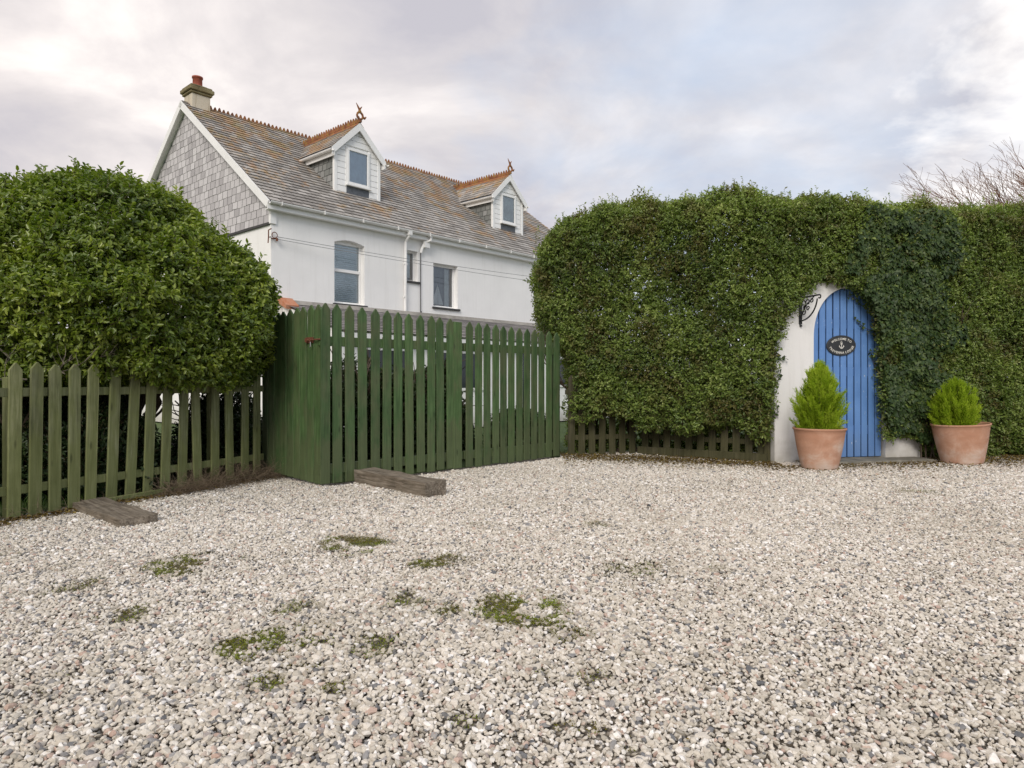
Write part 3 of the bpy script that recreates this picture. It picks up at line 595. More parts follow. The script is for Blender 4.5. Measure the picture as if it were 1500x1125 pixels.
rp = np.array([[v.x, v.y - 0.01, v.z] for v in rp]) + rng.normal(size=(len(rp), 3)) * np.array([.018, .008, .018]); n = len(rp)
lvR = ivy_leaves(rp, rng.normal(size=(n, 3)) + np.array([0, 0, -.4]), np.array([0, -1, .2]) + rng.normal(size=(n, 3)) * .3, rng.uniform(.03, .055, n), rng.random(n))
V, F, r_ = merge([lvI, lvR]); link('foliage', np_mesh('foliage', rel(V, ivy.location), F, r_), 'leaf_ivy', ivy)
for k in range(4):
    x = 5.62 + 0.07 * k; pts = [(x, float(hY(x)) + .10, 0.0)]
    for j in range(8): pts.append((pts[-1][0] + rr.gauss(-.02, .05), pts[-1][1] + .01, pts[-1][2] + 0.26))
    MB().tube([Vector(q) - Vector(ivy.location) for q in pts], 0.011, 5).build('stem', 'bark', ivy)

# =================================================================== GARDEN WALL WITH ARCHED BLUE DOOR
WA = math.atan2(0.2079, 0.978)
W0 = (3.47, 9.02, 0.0)
gw = empty('garden_wall', 'white rendered garden wall with an arched blue plank door', 'wall', W0, WA)
DU0, DU1, SPR, TOPZ = 0.583, 1.694, 1.66, 2.345
DC, DH = (DU0 + DU1) / 2, (DU1 - DU0) / 2
def arch(z):   # half width at height z
    return DH if z <= SPR else DH * max(0.0, 1 - ((z - SPR) / (TOPZ - SPR)) ** 2.1) ** (1 / 2.1)
zs = [0.0, 0.8] + [SPR + (TOPZ - SPR) * math.sin(i / 20 * math.pi / 2) for i in range(21)]
L_ = [(DC - arch(z), z) for z in zs]; R_ = [(DC + arch(z), z) for z in zs[::-1]][1:]
def fnw(p, q, h): return (p, h, q)
m = MB()
# left half and right half as strips so faces stay planar and simple
WL, WR, WT = 0.0, 2.30, 2.30
TOPW = 2.55
outer_l = [(WL + (0.02 if z < 0.01 else 0), z) for z in zs]
def strip(m, inner, xo, y0, y1, side):
    n = len(inner); vs = []
    for (u, z) in inner: vs += [(u, y0, z), (xo, y0, z), (u, y1, z), (xo, y1, z)]
    fs = []
    for i in range(n - 1):
        a, b_ = i * 4, (i + 1) * 4
        fs += [(a, a+1, b_+1, b_), (a+2, b_+2, b_+3, a+3), (a, b_, b_+2, a+2), (a+1, a+3, b_+3, b_+1)]
    fs += [(0, 2, 3, 1)]
    m.add(vs, fs)
strip(m, L_, WL, 0, 0.30, -1)
strip(m, [(DC + arch(z), z) for z in zs], 2.25, 0, 0.30, 1)
m.b2(WL, 2.25, 0, 0.30, TOPZ, 2.42)
ws = m.build('rendered_wall', 'gwall', gw)
cp = MB(); cp.prism([(0.28, 2.421), (0.66, 2.421), (0.50, 2.53), (0.40, 2.53)], fnw, -0.015, 0.315)
cp.build('coping_stone', 'gwall', gw)
# door: nine boards cut to the arch
m = MB(); nb = 10; bw = (DU1 - DU0 - 0.02) / nb
for i in range(nb):
    a = DU0 + 0.01 + i * bw + 0.008; b_ = a + bw - 0.021
    sa = [a + (b_ - a) * k / 4 for k in range(5)]
    def zt(u):
        x = abs(u - DC) / DH; return (SPR + (TOPZ - SPR) * max(0, 1 - x ** 2.1) ** (1 / 2.1)) - 0.012
    poly = [(a, 0.045), (b_, 0.045)] + [(u, zt(u)) for u in sa[::-1]]
    yo = random.uniform(-0.003, 0.003)
    m.prism(poly, fnw, 0.055 + yo, 0.08 + yo)
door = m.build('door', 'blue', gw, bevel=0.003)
lm = MB()
for z in (0.35, 1.15, 1.8): lm.b2(DC - arch(z + .1) + 0.03, DC + arch(z + .1) - 0.03, 0.084, 0.12, z, z + 0.12)
lm.build('ledge', 'blue', door)
bk = MB(); bk.prism([(DC - arch(z) * 0.99, z) for z in zs[:-1]] + [(DC, TOPZ - 0.01)] + [(DC + arch(z) * 0.99, z) for z in zs[:-1][::-1]], fnw, 0.124, 0.14)
bk.build('backing_board', mat_plain('dark_blue_backing', (0.012, 0.025, 0.06), 0.8), door)
hg = MB(); hg.tube([(DU1 - 0.05, 0.045, 1.80), (DU1 - 0.05, 0.045, 1.70)], 0.01, 8); hg.b2(DU1 - 0.22, DU1 - 0.05, 0.046, 0.052, 1.735, 1.765)
# doorstep
stp = MB(); stp.b2(0.30, 2.15, -0.36, -0.01, -0.02, 0.035); stp.b2(0.60, 1.68, -0.008, 0.12, -0.02, 0.037)
stp.build('doorstep', mat_plain('worn_stone', (0.20, 0.185, 0.15), 0.9, 0, 0.35, 7, 0.5, 0.2), gw, bevel=0.008)

# oval sign on the door
sg = empty('house_sign', 'dark oval welcome sign with white anchor on the blue door', 'sign', (0, 0, 0))
SU, SZ = 1.035, 1.563
base = Matrix.Translation(W0) @ Matrix.Rotation(WA, 4, 'Z')
sg.matrix_world = base @ Matrix.Translation((SU, 0.048, SZ)) @ Matrix.Rotation(R(90), 4, 'X') @ Matrix.Rotation(R(2), 4, 'Z')
def oval(a_, b_, n=64): return [(a_ * math.cos(2 * math.pi * k / n), b_ * math.sin(2 * math.pi * k / n)) for k in range(n)]
fz = lambda p, q, h: (p, q, h)
m = MB(); m.prism(oval(.228, .139), fz, -0.004, 0.010); m.build('sign_board', 'signface', sg, bevel=0.004)
m = MB(); m.tube([(x * .94, y * .92, 0.0115) for x, y in oval(.228, .139)], 0.0016, 5, True); m.build('border_line', mat_plain('dim_border', (0.10, 0.10, 0.10), .6), sg)
# anchor emblem
m = MB(); h0, h1 = 0.0105, 0.0135
ringp = [(0.011 * math.cos(a_), 0.041 + 0.011 * math.sin(a_)) for a_ in [2 * math.pi * k / 14 for k in range(14)]]
m.tube([(x, y, 0.012) for x, y in ringp], 0.0036, 5, True)
m.prism([(-.0045, -.036), (.0045, -.036), (.0045, .031), (-.0045, .031)], fz, h0, h1)
m.prism([(-.021, .016), (.021, .016), (.021, .024), (-.021, .024)], fz, h0 + .0003, h1 + .0003)
arc = [R(200 + 140 * k / 12) for k in range(13)]
m.prism([(0.033 * math.cos(a_), -0.010 + 0.033 * math.sin(a_)) for a_ in arc] + [(0.023 * math.cos(a_), -0.008 + 0.023 * math.sin(a_)) for a_ in arc[::-1]], fz, h0 + .0006, h1 + .0006)
for s_ in (-1, 1): m.prism([(s_ * .041, -.018), (s_ * .020, -.020), (s_ * .034, .006)][::s_], fz, h0 + .0009, h1 + .0009)
m.build('anchor_emblem', 'letter', sg)
def arc_text(txt, a_el, b_el, ang_mid, size, flip, parent, name, track=0.0):
    vs_all, fs_all, adv = [], [], []
    glyphs = []
    for chh in txt:
        if chh == ' ': glyphs.append((None, size * 0.30)); continue
        cu = bpy.data.curves.new('glyph', 'FONT'); cu.body = chh; cu.size = size; cu.extrude = 0.0012; cu.offset = size * 0.02; cu.resolution_u = 3
        ob = bpy.data.objects.new('glyph', cu); COL.objects.link(ob); bpy.context.view_layer.update()
        me = bpy.data.meshes.new_from_object(ob.evaluated_get(bpy.context.evaluated_depsgraph_get()))
        vv = [v.co.copy() for v in me.vertices]; x0 = min(v.x for v in vv); x1 = max(v.x for v in vv)
        glyphs.append(((vv, [tuple(p.vertices) for p in me.polygons], (x0 + x1) / 2), x1 - x0 + size * 0.13 + track))
        bpy.data.objects.remove(ob); bpy.data.curves.remove(cu); bpy.data.meshes.remove(me)
    tot = sum(w_ for _, w_ in glyphs)
    # walk along the ellipse by arc length
    K = 720; angs = [2 * math.pi * k / K for k in range(-K, 2 * K)]; s = [0.0]
    for i in range(1, len(angs)): s.append(s[-1] + math.hypot(a_el * (math.cos(angs[i]) - math.cos(angs[i-1])), b_el * (math.sin(angs[i]) - math.sin(angs[i-1]))))
    smid = float(np.interp(R(ang_mid), angs, s)); pos = -tot / 2; m = MB()
    for gph, w_ in glyphs:
        c_ = pos + w_ / 2; pos += w_
        if gph is None: continue
        a = float(np.interp(smid + (c_ if flip else -c_), s, angs)); tx, ty = -a_el * math.sin(a), b_el * math.cos(a); l_ = math.hypot(tx, ty); tx, ty = tx / l_, ty / l_
        if not flip: tx, ty = -tx, -ty
        nx, ny = -ty, tx; px, py = a_el * math.cos(a), b_el * math.sin(a)
        m.add([(px + (v.x - gph[2]) * tx + (v.y - size * .35) * nx, py + (v.x - gph[2]) * ty + (v.y - size * .35) * ny, 0.0125 + v.z) for v in gph[0]], gph[1])
    m.build(name, 'letter', parent)
arc_text('WELCOME TO', .170, .090, 90, 0.044, False, sg, 'upper_lettering', 0.001)
arc_text('TREVENNA LODGE', .178, .098, 270, 0.043, True, sg, 'lower_lettering', 0.0005)

# ornate iron bracket standing out from the wall
br = empty('sign_bracket', 'black scrolled iron bracket on the white wall left of the blue door', 'bracket', (0, 0, 0))
br.matrix_world = base @ Matrix.Translation((0.378, 0, 1.86)) @ Matrix.Rotation(R(-90), 4, 'Z')   # local x points out of the wall
m = MB(); m.b2(0.001, 0.014, -0.022, 0.022, -0.02, 0.345); m.tube([(0.002, 0, -0.02), (0.012, 0, -0.05), (0.03, 0, -0.045)], 0.014, 8)
m.build('wall_plate', 'iron', br)
m = MB(); m.b2(0.014, 0.40, -0.009, 0.009, 0.315, 0.333)
m.tube([(0.40 + 0.022 * math.sin(a_), 0, 0.306 + 0.022 * math.cos(a_) - 0.004) for a_ in [R(k * 30) for k in range(0, 9)]], 0.009, 6)
m.build('arm', 'iron', br)
m = MB(); m.tube([(0.018 + 0.34 * math.sin(a_) ** 1.0 * 1.0, 0, 0.02 + 0.30 * (1 - math.cos(a_))) for a_ in [R(k * 7.5) for k in range(0, 12)]], 0.010, 6)
def spiral(cx_, cz_, r0, r1, a0, a1, n=16): return [(cx_ + (r0 + (r1 - r0) * k / n) * math.cos(R(a0 + (a1 - a0) * k / n)), 0, cz_ + (r0 + (r1 - r0) * k / n) * math.sin(R(a0 + (a1 - a0) * k / n))) for k in range(n + 1)]
for sp_ in [(0.07, 0.245, .055, .014, -90, 330), (0.075, 0.13, .045, .012, 90, -330), (0.165, 0.25, .048, .012, 200, -160), (0.165, 0.17, .034, .01, 0, 380), (0.245, 0.275, .034, .01, 200, 560), (0.10, 0.19, .03, .012, 0, 300)]:
    m.tube(spiral(*sp_), 0.0075, 5)
m.tube([(0.02, 0, 0.06), (0.08, 0, 0.17), (0.16, 0, 0.24), (0.29, 0, 0.315)], 0.007, 5)
m.build('scrollwork', 'iron', br)

# =================================================================== POTS AND CYPRESSES
def make_pot(loc, Rt, Rb, H, tilt, label):
    t = empty('plant_pot', label, 'pot', loc, random.uniform(0, 6), 'terracotta pots beside the blue door'); t.rotation_euler = (tilt[0], tilt[1], 0)
    pr = []
    k = 14
    for i in range(k + 1):
        z = H * i / k; r = Rb + (Rt * 0.965 - Rb) * (z / H) ** 0.92 + 0.006 * math.sin(z / H * 3.1); pr.append((r, z))
    pr = [(0.001, 0.0), (Rb * 0.97, 0.0), (Rb, 0.006)] + pr[1:-1] + [(Rt * 0.965, H - 0.03), (Rt * 0.995, H - 0.018), (Rt, H - 0.006), (Rt * 0.985, H), (Rt * 0.93, H - 0.002), (Rt * 0.915, H - 0.03), (Rt * 0.86, H - 0.11)]
    MB().lathe(pr, 56).build('clay_body', 'pot', t, smooth=True)
    MB().lathe([(0.001, H - 0.075), (Rt * 0.4, H - 0.07), (Rt * 0.89, H - 0.085)], 40).build('soil', 'soil', t)
    return t
make_pot((3.81, 8.46, 0.0), 0.312, 0.205, 0.505, (0, 0), 'broad terracotta pot standing in front of the white wall left of the door')
make_pot((5.93, 8.99, 0.0), 0.345, 0.235, 0.525, (0, R(-3.0)), 'slightly tilted terracotta pot standing before the ivy right of the door')
def cypress(loc, H, Rm, n, label, seed, sharp):
    r = np.random.default_rng(seed); t = empty('cypress_shrub', label, 'shrub', loc, 0, 'golden cypresses in the terracotta pots')
    npl = n // 22; zf = r.random(npl) ** 0.9
    prof = np.interp(zf, [0, 0.08, 0.3, 0.5, 0.65, 0.78, 0.9, 1], [0.72, 0.92, 1.0, 0.95, 0.80 * sharp ** .3, 0.58 * sharp ** .8, 0.32 * sharp, 0.06])
    th = r.uniform(0, 6.283, npl); rad = np.sqrt(r.uniform(0.10, 1, npl)) * r.uniform(.90, 1.06, npl)
    TIP = np.stack([np.cos(th) * rad * prof * Rm, np.sin(th) * rad * prof * Rm, zf * H * .97 + .04], 1)
    B0 = TIP * np.array([.45, .45, 1]) - np.array([0, 0, 1]) * np.minimum(.26, TIP[:, 2:3] * .9 + .05)
    if seed == 2: TIP[:3] = np.array([[-.345, -.06, .37], [-.36, -.05, .40], [-.31, -.08, .34]]); B0[:3] = np.array([-.12, -.03, .08])
    pid = np.repeat(np.arange(npl), 22); s_ = r.uniform(.30, 1.0, len(pid))[:, None]; n = len(pid)
    D0 = nrm(TIP - B0)[pid]; C = B0[pid] * (1 - s_) + TIP[pid] * s_ + r.normal(size=(n, 3)) * .016 * (1.15 - s_)
    D = nrm(D0 + r.normal(size=(n, 3)) * .30 + np.array([0, 0, .15])); sl_ = r.uniform(.5, 1.2, n)[:, None]; psh = r.normal(0, .18, npl)[pid] + (s_[:, 0] - .6) * .5
    sh = np.clip(0.45 + psh + vnoise(C, 5, seed + 2) * .6 + r.normal(0, .12, n), 0, 1); parts = []
    for k in range(7):   # each spray: feathery scale twigs
        s = (k + .2) / 7; side = nrm(np.cross(D, r.normal(size=(n, 3)))); T = nrm(D + side * (0.55 if k < 6 else 0.1))
        parts.append(leaves(C + D * 0.065 * s * sl_, T, np.cross(T, side), r.uniform(.018, .034, n), np.full(n, .0050), np.clip(sh + r.normal(0, .1, n), 0, 1), 0.1))
    parts.append(ribbons(C - D * .03, C + D * .06, np.full(n, .0014), np.full(n, .0006), sh))
    V, F, r_ = merge(parts); link('foliage', np_mesh('foliage', V, F, r_), 'leaf_cyp', t)
    tb = MB(); tb.tube([(0, 0, -0.05), (0.01, 0, H * .3), (0, 0.01, H * .85)], [0.018, 0.012, 0.004], 6)
    for k in range(26):
        z = H * (0.05 + .7 * random.random()); a_ = random.uniform(0, 6.28); tb.tube([(0, 0, z), (math.cos(a_) * Rm * .7, math.sin(a_) * Rm * .7, z + .12)], [.006, .002], 4)
    tb.build('stem', 'bark', t); return t
cypress((3.81, 8.46, 0.435), 0.84, 0.325, 8500, 'bright lime cypress with a pointed top and one stray shoot on its left', 2, 1.0)
cypress((5.84, 8.99, 0.45), 0.60, 0.31, 7500, 'bright lime cypress with a rounded top in the tilted pot', 5, 1.35)

# =================================================================== FENCES AND GATE
def picket_mesh(w, th, H, point, name):
    m = MB(); h = w / 2; m.prism([(-h, 0), (h, 0), (h, H - point), (0.006, H), (-0.006, H), (-h, H - point)], lambda p, q, k: (p, k, q), -th / 2, th / 2)
    me_o = m.build(name, None, None, bevel=0.003); me = me_o.data; bpy.data.objects.remove(me_o); return me
def fence_frame(A, B_): return math.atan2(B_[1] - A[1], B_[0] - A[0])
def put_picket(me, mat, parent, q, z0, zs_, lean, y=0.0, name='picket'):
    o = bpy.data.objects.new(name, me); COL.objects.link(o); o.parent = parent; o.location = (q, y, z0); o.scale = (1, 1, zs_); o.rotation_euler = (random.gauss(0, .004), lean, 0)
    if not me.materials: me.materials.append(MT[mat])
    return o
# -- left weathered fence
FA = (-3.90, 5.34); FBd = (0.422, 0.907); ang = math.atan2(FBd[1], FBd[0])
lf = empty('picket_fence', 'weathered grey green picket fence running under the big round shrub', 'fence', (FA[0], FA[1], 0), ang)
pk = [picket_mesh(0.097, 0.022, 1.235, 0.055, 'picket') for _ in range(1)][0]
qs = [0.0, .157, .313, .47, .61, .80, .978, 1.157, 1.337, 1.53, 1.72, 1.93, 2.127, 2.33, 2.50] + [-0.165 * k for k in range(1, 17)]
for q in qs: put_picket(pk, 'grey', lf, q, 0.01 + random.uniform(-.015, .01) - (0.03 if q < 0.1 else 0), 1.0 + random.uniform(-.006, .012), random.gauss(0, 0.012) + (0.035 if 0.7 < q < 1.6 else 0))
for z in (1.00, 0.23):
    m = MB(); m.b2(-2.7, 2.62, 0.014, 0.052, z - 0.035, z + 0.035); m.build('rail', 'grey', lf, bevel=0.003)
m = MB(); m.b2(0.55, 2.45, -0.045, -0.015, -0.03, 0.06); m.build('gravel_board', 'grey', lf, bevel=0.003)
for q in (-1.9, 0.03, 1.98):
    m = MB(); m.b2(q - .04, q + .04, 0.055, 0.135, -0.05, 1.12); m.build('post', 'grey', lf, bevel=0.004)
# -- green side panel
CR = (-1.96, 7.05); SP = (-2.85, 7.86); Ls = math.hypot(SP[0] - CR[0], SP[1] - CR[1])
sp_ = empty('side_fence', 'dark green close boarded side panel between the gate and the picket fence', 'fence', (CR[0], CR[1], 0), fence_frame(CR, SP))
pg = picket_mesh(0.128, 0.02, 1.86, 0.06, 'picket'); pgn = picket_mesh(0.109, 0.02, 1.86, 0.07, 'picket')
for i in range(9):
    q = 0.075 + i * 0.137; put_picket(pg, 'green', sp_, q, 0.015 + 0.006 * i, (1.87 - 0.011 * i) / 1.86 + random.uniform(-.004, .004), random.gauss(0, .004), 0.0 + 0.004 * (i % 2))
for z in (1.50, 0.20):
    m = MB(); m.b2(0.03, 1.25, -0.06, -0.013, z - .045, z + .045); m.build('rail', 'green', sp_, bevel=.003)
m = MB(); m.b2(1.16, 1.25, -0.16, -0.062, -0.05, 1.7); m.build('post', 'green', sp_, bevel=.004)
# -- gate leaves
GE = (0.675, 9.65); ga = fence_frame(CR, GE)
def gate(q0, q1, qlist, zt0, zt1, label):
    ox, oy = CR[0] + math.cos(ga) * q0, CR[1] + math.sin(ga) * q0
    g_ = empty('gate_leaf', label, 'gate', (ox, oy, 0), ga, 'leaves of the green picket gate')
    for q in qlist:
        zt = zt0 + (zt1 - zt0) * q / 3.7; z0 = random.uniform(0.012, 0.03)
        put_picket(pgn, 'green', g_, q - q0, z0, (zt - z0) / 1.86 + random.uniform(-.003, .003), random.gauss(0, .003), -0.02)
    w_ = q1 - q0
    for z in (1.50, 0.17):
        m = MB(); m.b2(0, w_, -0.009, 0.036, z - .05, z + .05); m.build('rail', 'green', g_, bevel=.003)
    m = MB(); d_ = Vector((w_ - .1, 0, 1.17)); a_ = math.atan2(d_.z, d_.x)
    return g_, w_
Q1 = [0.02, .165, .315, .47, .63, .779, .931, 1.09, 1.25, 1.40, 1.54, 1.69]
g1, w1 = gate(-0.03, 1.90, Q1, 1.895, 1.765, 'wide green picket gate leaf meeting the side panel at the corner')
m = MB(); m.b2(1.76, 1.89, -0.04, -0.012, 0.02, 1.80); m.build('stile', 'green', g1, bevel=.004)
Q2 = [1.99, 2.146, 2.29, 2.44, 2.58, 2.72, 2.87, 3.01, 3.155, 3.30, 3.45, 3.60]
g2, w2 = gate(1.925, 3.68, Q2, 1.88, 1.76, 'narrower green picket gate leaf next to the tall hedge')
m = MB(); m.b2(w2 - .02, w2 + .08, .045, .145, -.05, 1.62); m.build('post', 'green', g2, bevel=.004)
# bolt at the corner
bo = empty('gate_bolt', 'rusty sliding bolt fixed across the green corner of the gate', 'bolt', (CR[0], CR[1], 1.515), fence_frame(CR, SP))
m = MB(); m.tube([(0.24, 0.035, 0), (-0.03, 0.045, 0.0)], 0.0085, 8); m.build('rod', 'rust', bo)
m = MB(); m.b2(0.14, 0.28, 0.015, 0.021, -.03, .03); m.b2(0.155, .175, .019, .05, -.02, .02); m.b2(.235, .255, .019, .05, -.02, .02); m.build('bolt_plate', 'rust', bo)
m = MB(); m.tube([(.16, .04, -.02), (.15, .045, -.07), (.17, .045, -.075)], .006, 6); m.build('hasp', 'galv', bo)
# -- low old fences under the hedge
def low_fence(A, B_, n, H, label, board, z0=0.0):
    a = fence_frame(A, B_); L = math.hypot(B_[0] - A[0], B_[1] - A[1]); f_ = empty('low_picket_fence', label, 'fence', (A[0], A[1], 0), a, 'old low fences under the hedge')
    for i in range(n): put_picket(pko, 'oldgrey', f_, (i + .5) * L / n, z0, 1 + random.uniform(-.02, .02), random.gauss(0, .012), 0)
    for z in (.26, .92):
        m = MB(); m.b2(0, L, .014, .05, z - .035, z + .035); m.build('rail', 'oldgrey', f_, bevel=.003)
    if board: m = MB(); m.b2(-.02, L, -.05, -.014, -.02, .115); m.build('gravel_board', 'oldgrey', f_, bevel=.004)
pko = picket_mesh(0.10, 0.02, 1.18, 0.05, 'picket')
low_fence((0.78, 9.85), (1.86, 10.15), 7, 1.18, 'old brown low picket fence under the hedge next to the green gate', False)
low_fence((1.90, 10.13), (3.40, 9.07), 11, 1.18, 'old low picket fence with a gravel board beneath the hedge beside the white wall', True, .02)
m = MB(); m.b2(-.05, .05, -.05, .05, -.05, 1.75)
tag(m.build('fence_post', 'oldgrey', None, (3.385, 9.13, 0), (0, 0, .3), bevel=.004), 'dark weathered wooden post against the left edge of the white wall', 'post')

# =================================================================== SLEEPERS
def sleeper(corner, far, width, H, label, seed, tiltz=0.0):
    r = random.Random(seed); A = Vector((corner[0], corner[1], 0)); B_ = Vector((far[0], far[1], 0)); d = (B_ - A); L = d.length; d.normalize()
    side = Vector((-d.y, d.x, 0)); 
    if side.y < 0: side = -side
    m = bmesh.new(); nx, ny, nz = 26, 6, 4
    bmesh.ops.create_cube(m, size=1.0); bmesh.ops.subdivide_edges(m, edges=m.edges[:], cuts=7, use_grid_fill=True)
    P_ = np.array([v.co[:] for v in m.verts]); Q = P_ * np.array([L, width, H])
    nn = vnoise(Q + seed * 3, 9, 1) * 0.018 + vnoise(Q + seed, 24, 2) * 0.010; rad = np.linalg.norm(P_[:, 1:], axis=1)
    for v, q, p_, k in zip(m.verts, Q, P_, nn):
        ed = (abs(p_[1]) > .45) + (abs(p_[2]) > .45) + (abs(p_[0]) > .49)
        s = 1 - (0.10 if ed >= 2 else 0); v.co = (q[0] * (1 - (0.012 if ed >= 2 else 0)) + (k * 1.2 if abs(p_[0]) > .49 else 0), q[1] * s + k * np.sign(p_[1]), q[2] * s + k * np.sign(p_[2]) * (1 if q[2] > 0 else .2))
    me = bpy.data.meshes.new('timber_sleeper'); m.to_mesh(me); m.free()
    o = link('timber_sleeper', me, 'sleeper_long', None); c = A + d * L / 2 + side * width / 2; o.location = (c.x, c.y, H / 2 - 0.002); o.rotation_euler = (0, tiltz, math.atan2(d.y, d.x))
    tag(o, label, 'timber', 'old timbers lying on the gravel')
def mat_sleeper():
    m, t, p = new_mat('weathered_sleeper'); v = coords(t, 'Object', (2, 34, 34), True); g = noise(t, v, 1.4, 7, 0.65, 0.8); b_ = noise(t, coords(t, 'Object', (1, 1, 1), True), 7, 5, .6)
    col = ramp(t, g, [(0.3, (0.06, 0.048, 0.036)), (0.46, (0.19, 0.158, 0.122)), (0.72, (0.36, 0.315, 0.26))])
    col = mixc(t, .8, col, ramp(t, b_, [(0.3, (.6, .6, .58)), (.65, (1.1, 1.08, 1.05))]), 'MULTIPLY')
    Lk(t, col, p.inputs['Base Color']); p.inputs['Roughness'].default_value = .9; p.inputs['Specular IOR Level'].default_value = .2; bump(t, p, g, .8, .012); return m
MT['sleeper_long'] = mat_sleeper()
sleeper((-0.814, 6.36), (-1.68, 7.28), 0.25, 0.14, 'thick weathered timber sleeper lying in front of the green gate', 3)
sleeper((-2.916, 5.07), (-3.76, 5.80), 0.27, 0.065, 'thin flat weathered timber lying beside the left picket fence', 8)

# =================================================================== BIG ROUND SHRUB
SC = np.array([-4.33, 7.25, 0.0])
def shrub_d(P):
    q = P - SC; r = np.hypot(q[:, 0], q[:, 1]); Z = P[:, 2]; t = np.clip((Z - 1.80) / 1.42, 0, 1)
    prof = np.where(Z > 1.80, (np.maximum(1 - t ** 1.6, 0)) ** 0.6, np.interp(Z, [1.0, 1.3, 1.8], [0.80, 0.93, 1.0]))
    d = np.minimum((1.72 * prof - r) * np.where(Z > 1.8, 0.75, 1), (3.20 - Z)); bot = 1.10 + 0.05 * np.sin(q[:, 0] * 2.1); d = np.minimum(d, (Z - bot))
    gx_, gy_ = P[:, 0] - CR[0], P[:, 1] - CR[1]; gate_side = (gx_ * 0.673 + gy_ * 0.7396)   # distance behind the green side panel
    d = np.minimum(d, -gate_side - 0.03 + 0 * d)
    return d + vnoise(P, 1.5, 41) * 0.16 + vnoise(P, 3.8, 42) * 0.26 + vnoise(P, 8, 43) * 0.07
P = rng.uniform((-6.7, 5.1, .95), (-2.2, 9.3, 3.6), (520000, 3)); d = shrub_d(P); k = (d > 0) & (rng.random(len(P)) < 1.15 * np.exp(-d / .085) + 0.02); k &= (P[:, 1] < 8.0) | (rng.random(len(P)) < .5); P = P[k]; n = len(P); print('shrub', n)
G = np.stack([shrub_d(P + np.eye(3)[i] * e) - shrub_d(P - np.eye(3)[i] * e) for i in range(3)], 1); O = -nrm(G)
D = O * 1.0 + np.array([0, 0, 0.6]) + rng.normal(size=(n, 3)) * 0.4
lvs, sts = sprigs(P - nrm(D) * .04, D, 8, 0.080, 0.048, 0.024, rng, 0.95)
m_ = 260; th = rng.uniform(0, 6.28, m_); rad = np.sqrt(rng.random(m_)) * 1.7; Ps = np.stack([SC[0] + rad * np.cos(th), SC[1] + rad * np.sin(th), np.full(m_, 3.7)], 1)
for _ in range(60):
    o_ = shrub_d(Ps) < 0; Ps[o_, 2] -= 0.03
lv2, st2 = sprigs(Ps, np.array([0, 0, 1.0]) + rng.normal(size=(m_, 3)) * .3, 9, .13, .055, .026, rng, .8)
sh = empty('round_shrub', 'large round glossy green shrub rising over the left picket fence', 'shrub', tuple(SC))
V, F, r_ = merge([lvs, lv2]); link('foliage', np_mesh('foliage', rel(V, SC), F, r_), 'leaf_shrub', sh)
V, F, r_ = merge([sts, st2]); link('sprig_stems', np_mesh('sprig_stems', rel(V, SC), F, r_), 'stem', sh)
tb = MB(); rr = random.Random(11)
for k in range(7):
    a_ = k * 0.9 + rr.random() * .4; limb(tb, (math.cos(a_) * .12, math.sin(a_) * .12, -0.03), (math.cos(a_) * .55, math.sin(a_) * .55, 1), 0.06, 1.05, 3, rr, .12, 4, .35, 7, .62)
tb.build('trunk', 'bark', sh)
tb = MB()
for (x, y, z, dx, dz) in [(-4.05, 5.75, 1.18, 1, .3), (-4.2, 5.7, 1.25, -1, .6), (-3.85, 6.0, 1.15, .8, .7), (-4.3, 5.75, 1.4, -1, .5), (-4.0, 5.85, 1.2, -.5, 1), (-3.75, 6.1, 1.12, 1, .1), (-4.4, 5.7, 1.5, -.8, .9), (-4.15, 5.72, 1.1, -1.2, .1)]:
    limb(tb, (x - SC[0], y + .12 - SC[1], z), (dx * .5, -.55, dz * .6), .009, .34, 2, rr, .2, 3, .15, 4, .7)
tb.build('bare_branches', 'palewood', sh)

# =================================================================== HOUSE
HA = math.atan2(0.747, 0.665); HC = (-4.94, 14.0, 0.0)
hs = empty('house', 'white rendered house with slate roof and two gabled dormers behind the green gate', 'house', HC, HA)
LEN, DEP, EZ, PIT, THK = 11.6, 8.0, 4.86, 0.75, 0.28
holes = [(1.51, 2.32, 2.80, 4.24), (3.54, 3.92, 3.52, 4.27), (4.43, 5.28, 2.95, 4.07)]
m = MB(); xs = sorted({0, LEN} | {h for q in holes for h in q[:2]}); zs_ = sorted({0, EZ - .05} | {h for q in holes for h in q[2:]})
for i in range(len(xs) - 1):
    for j in range(len(zs_) - 1):
        xm, zm = (xs[i] + xs[i+1]) / 2, (zs_[j] + zs_[j+1]) / 2
        if any(a < xm < b_ and c < zm < d_ for a, b_, c, d_ in holes): continue
        x0, x1, z0, z1 = xs[i], xs[i+1], zs_[j], zs_[j+1]
        m.add([(x0, 0, z0), (x1, 0, z0), (x1, 0, z1), (x0, 0, z1)], [(0, 1, 2, 3)])
for a, b_, c, d_ in holes:   # reveals
    m.add([(a, 0, c), (b_, 0, c), (b_, 0, d_), (a, 0, d_), (a, THK, c), (b_, THK, c), (b_, THK, d_), (a, THK, d_)], [(0, 4, 5, 1), (1, 5, 6, 2), (2, 6, 7, 3), (3, 7, 4, 0)])
for i in range(8):   # shallow arch over the sash window
    u0, u1 = i / 8, (i + 1) / 8; a, b_, d_ = 1.51, 2.32, 4.24; f_ = lambda u: d_ - 0.075 * (2 * u - 1) ** 2 - .004
    m.add([(a + (b_-a)*u0, .002, f_(u0)), (a + (b_-a)*u1, .002, f_(u1)), (a + (b_-a)*u1, .002, d_), (a + (b_-a)*u0, .002, d_), (a + (b_-a)*u0, THK, f_(u0)), (a + (b_-a)*u1, THK, f_(u1))], [(0, 1, 2, 3), (0, 4, 5, 1)])
AP = DEP / 2; RZ = EZ + PIT * AP
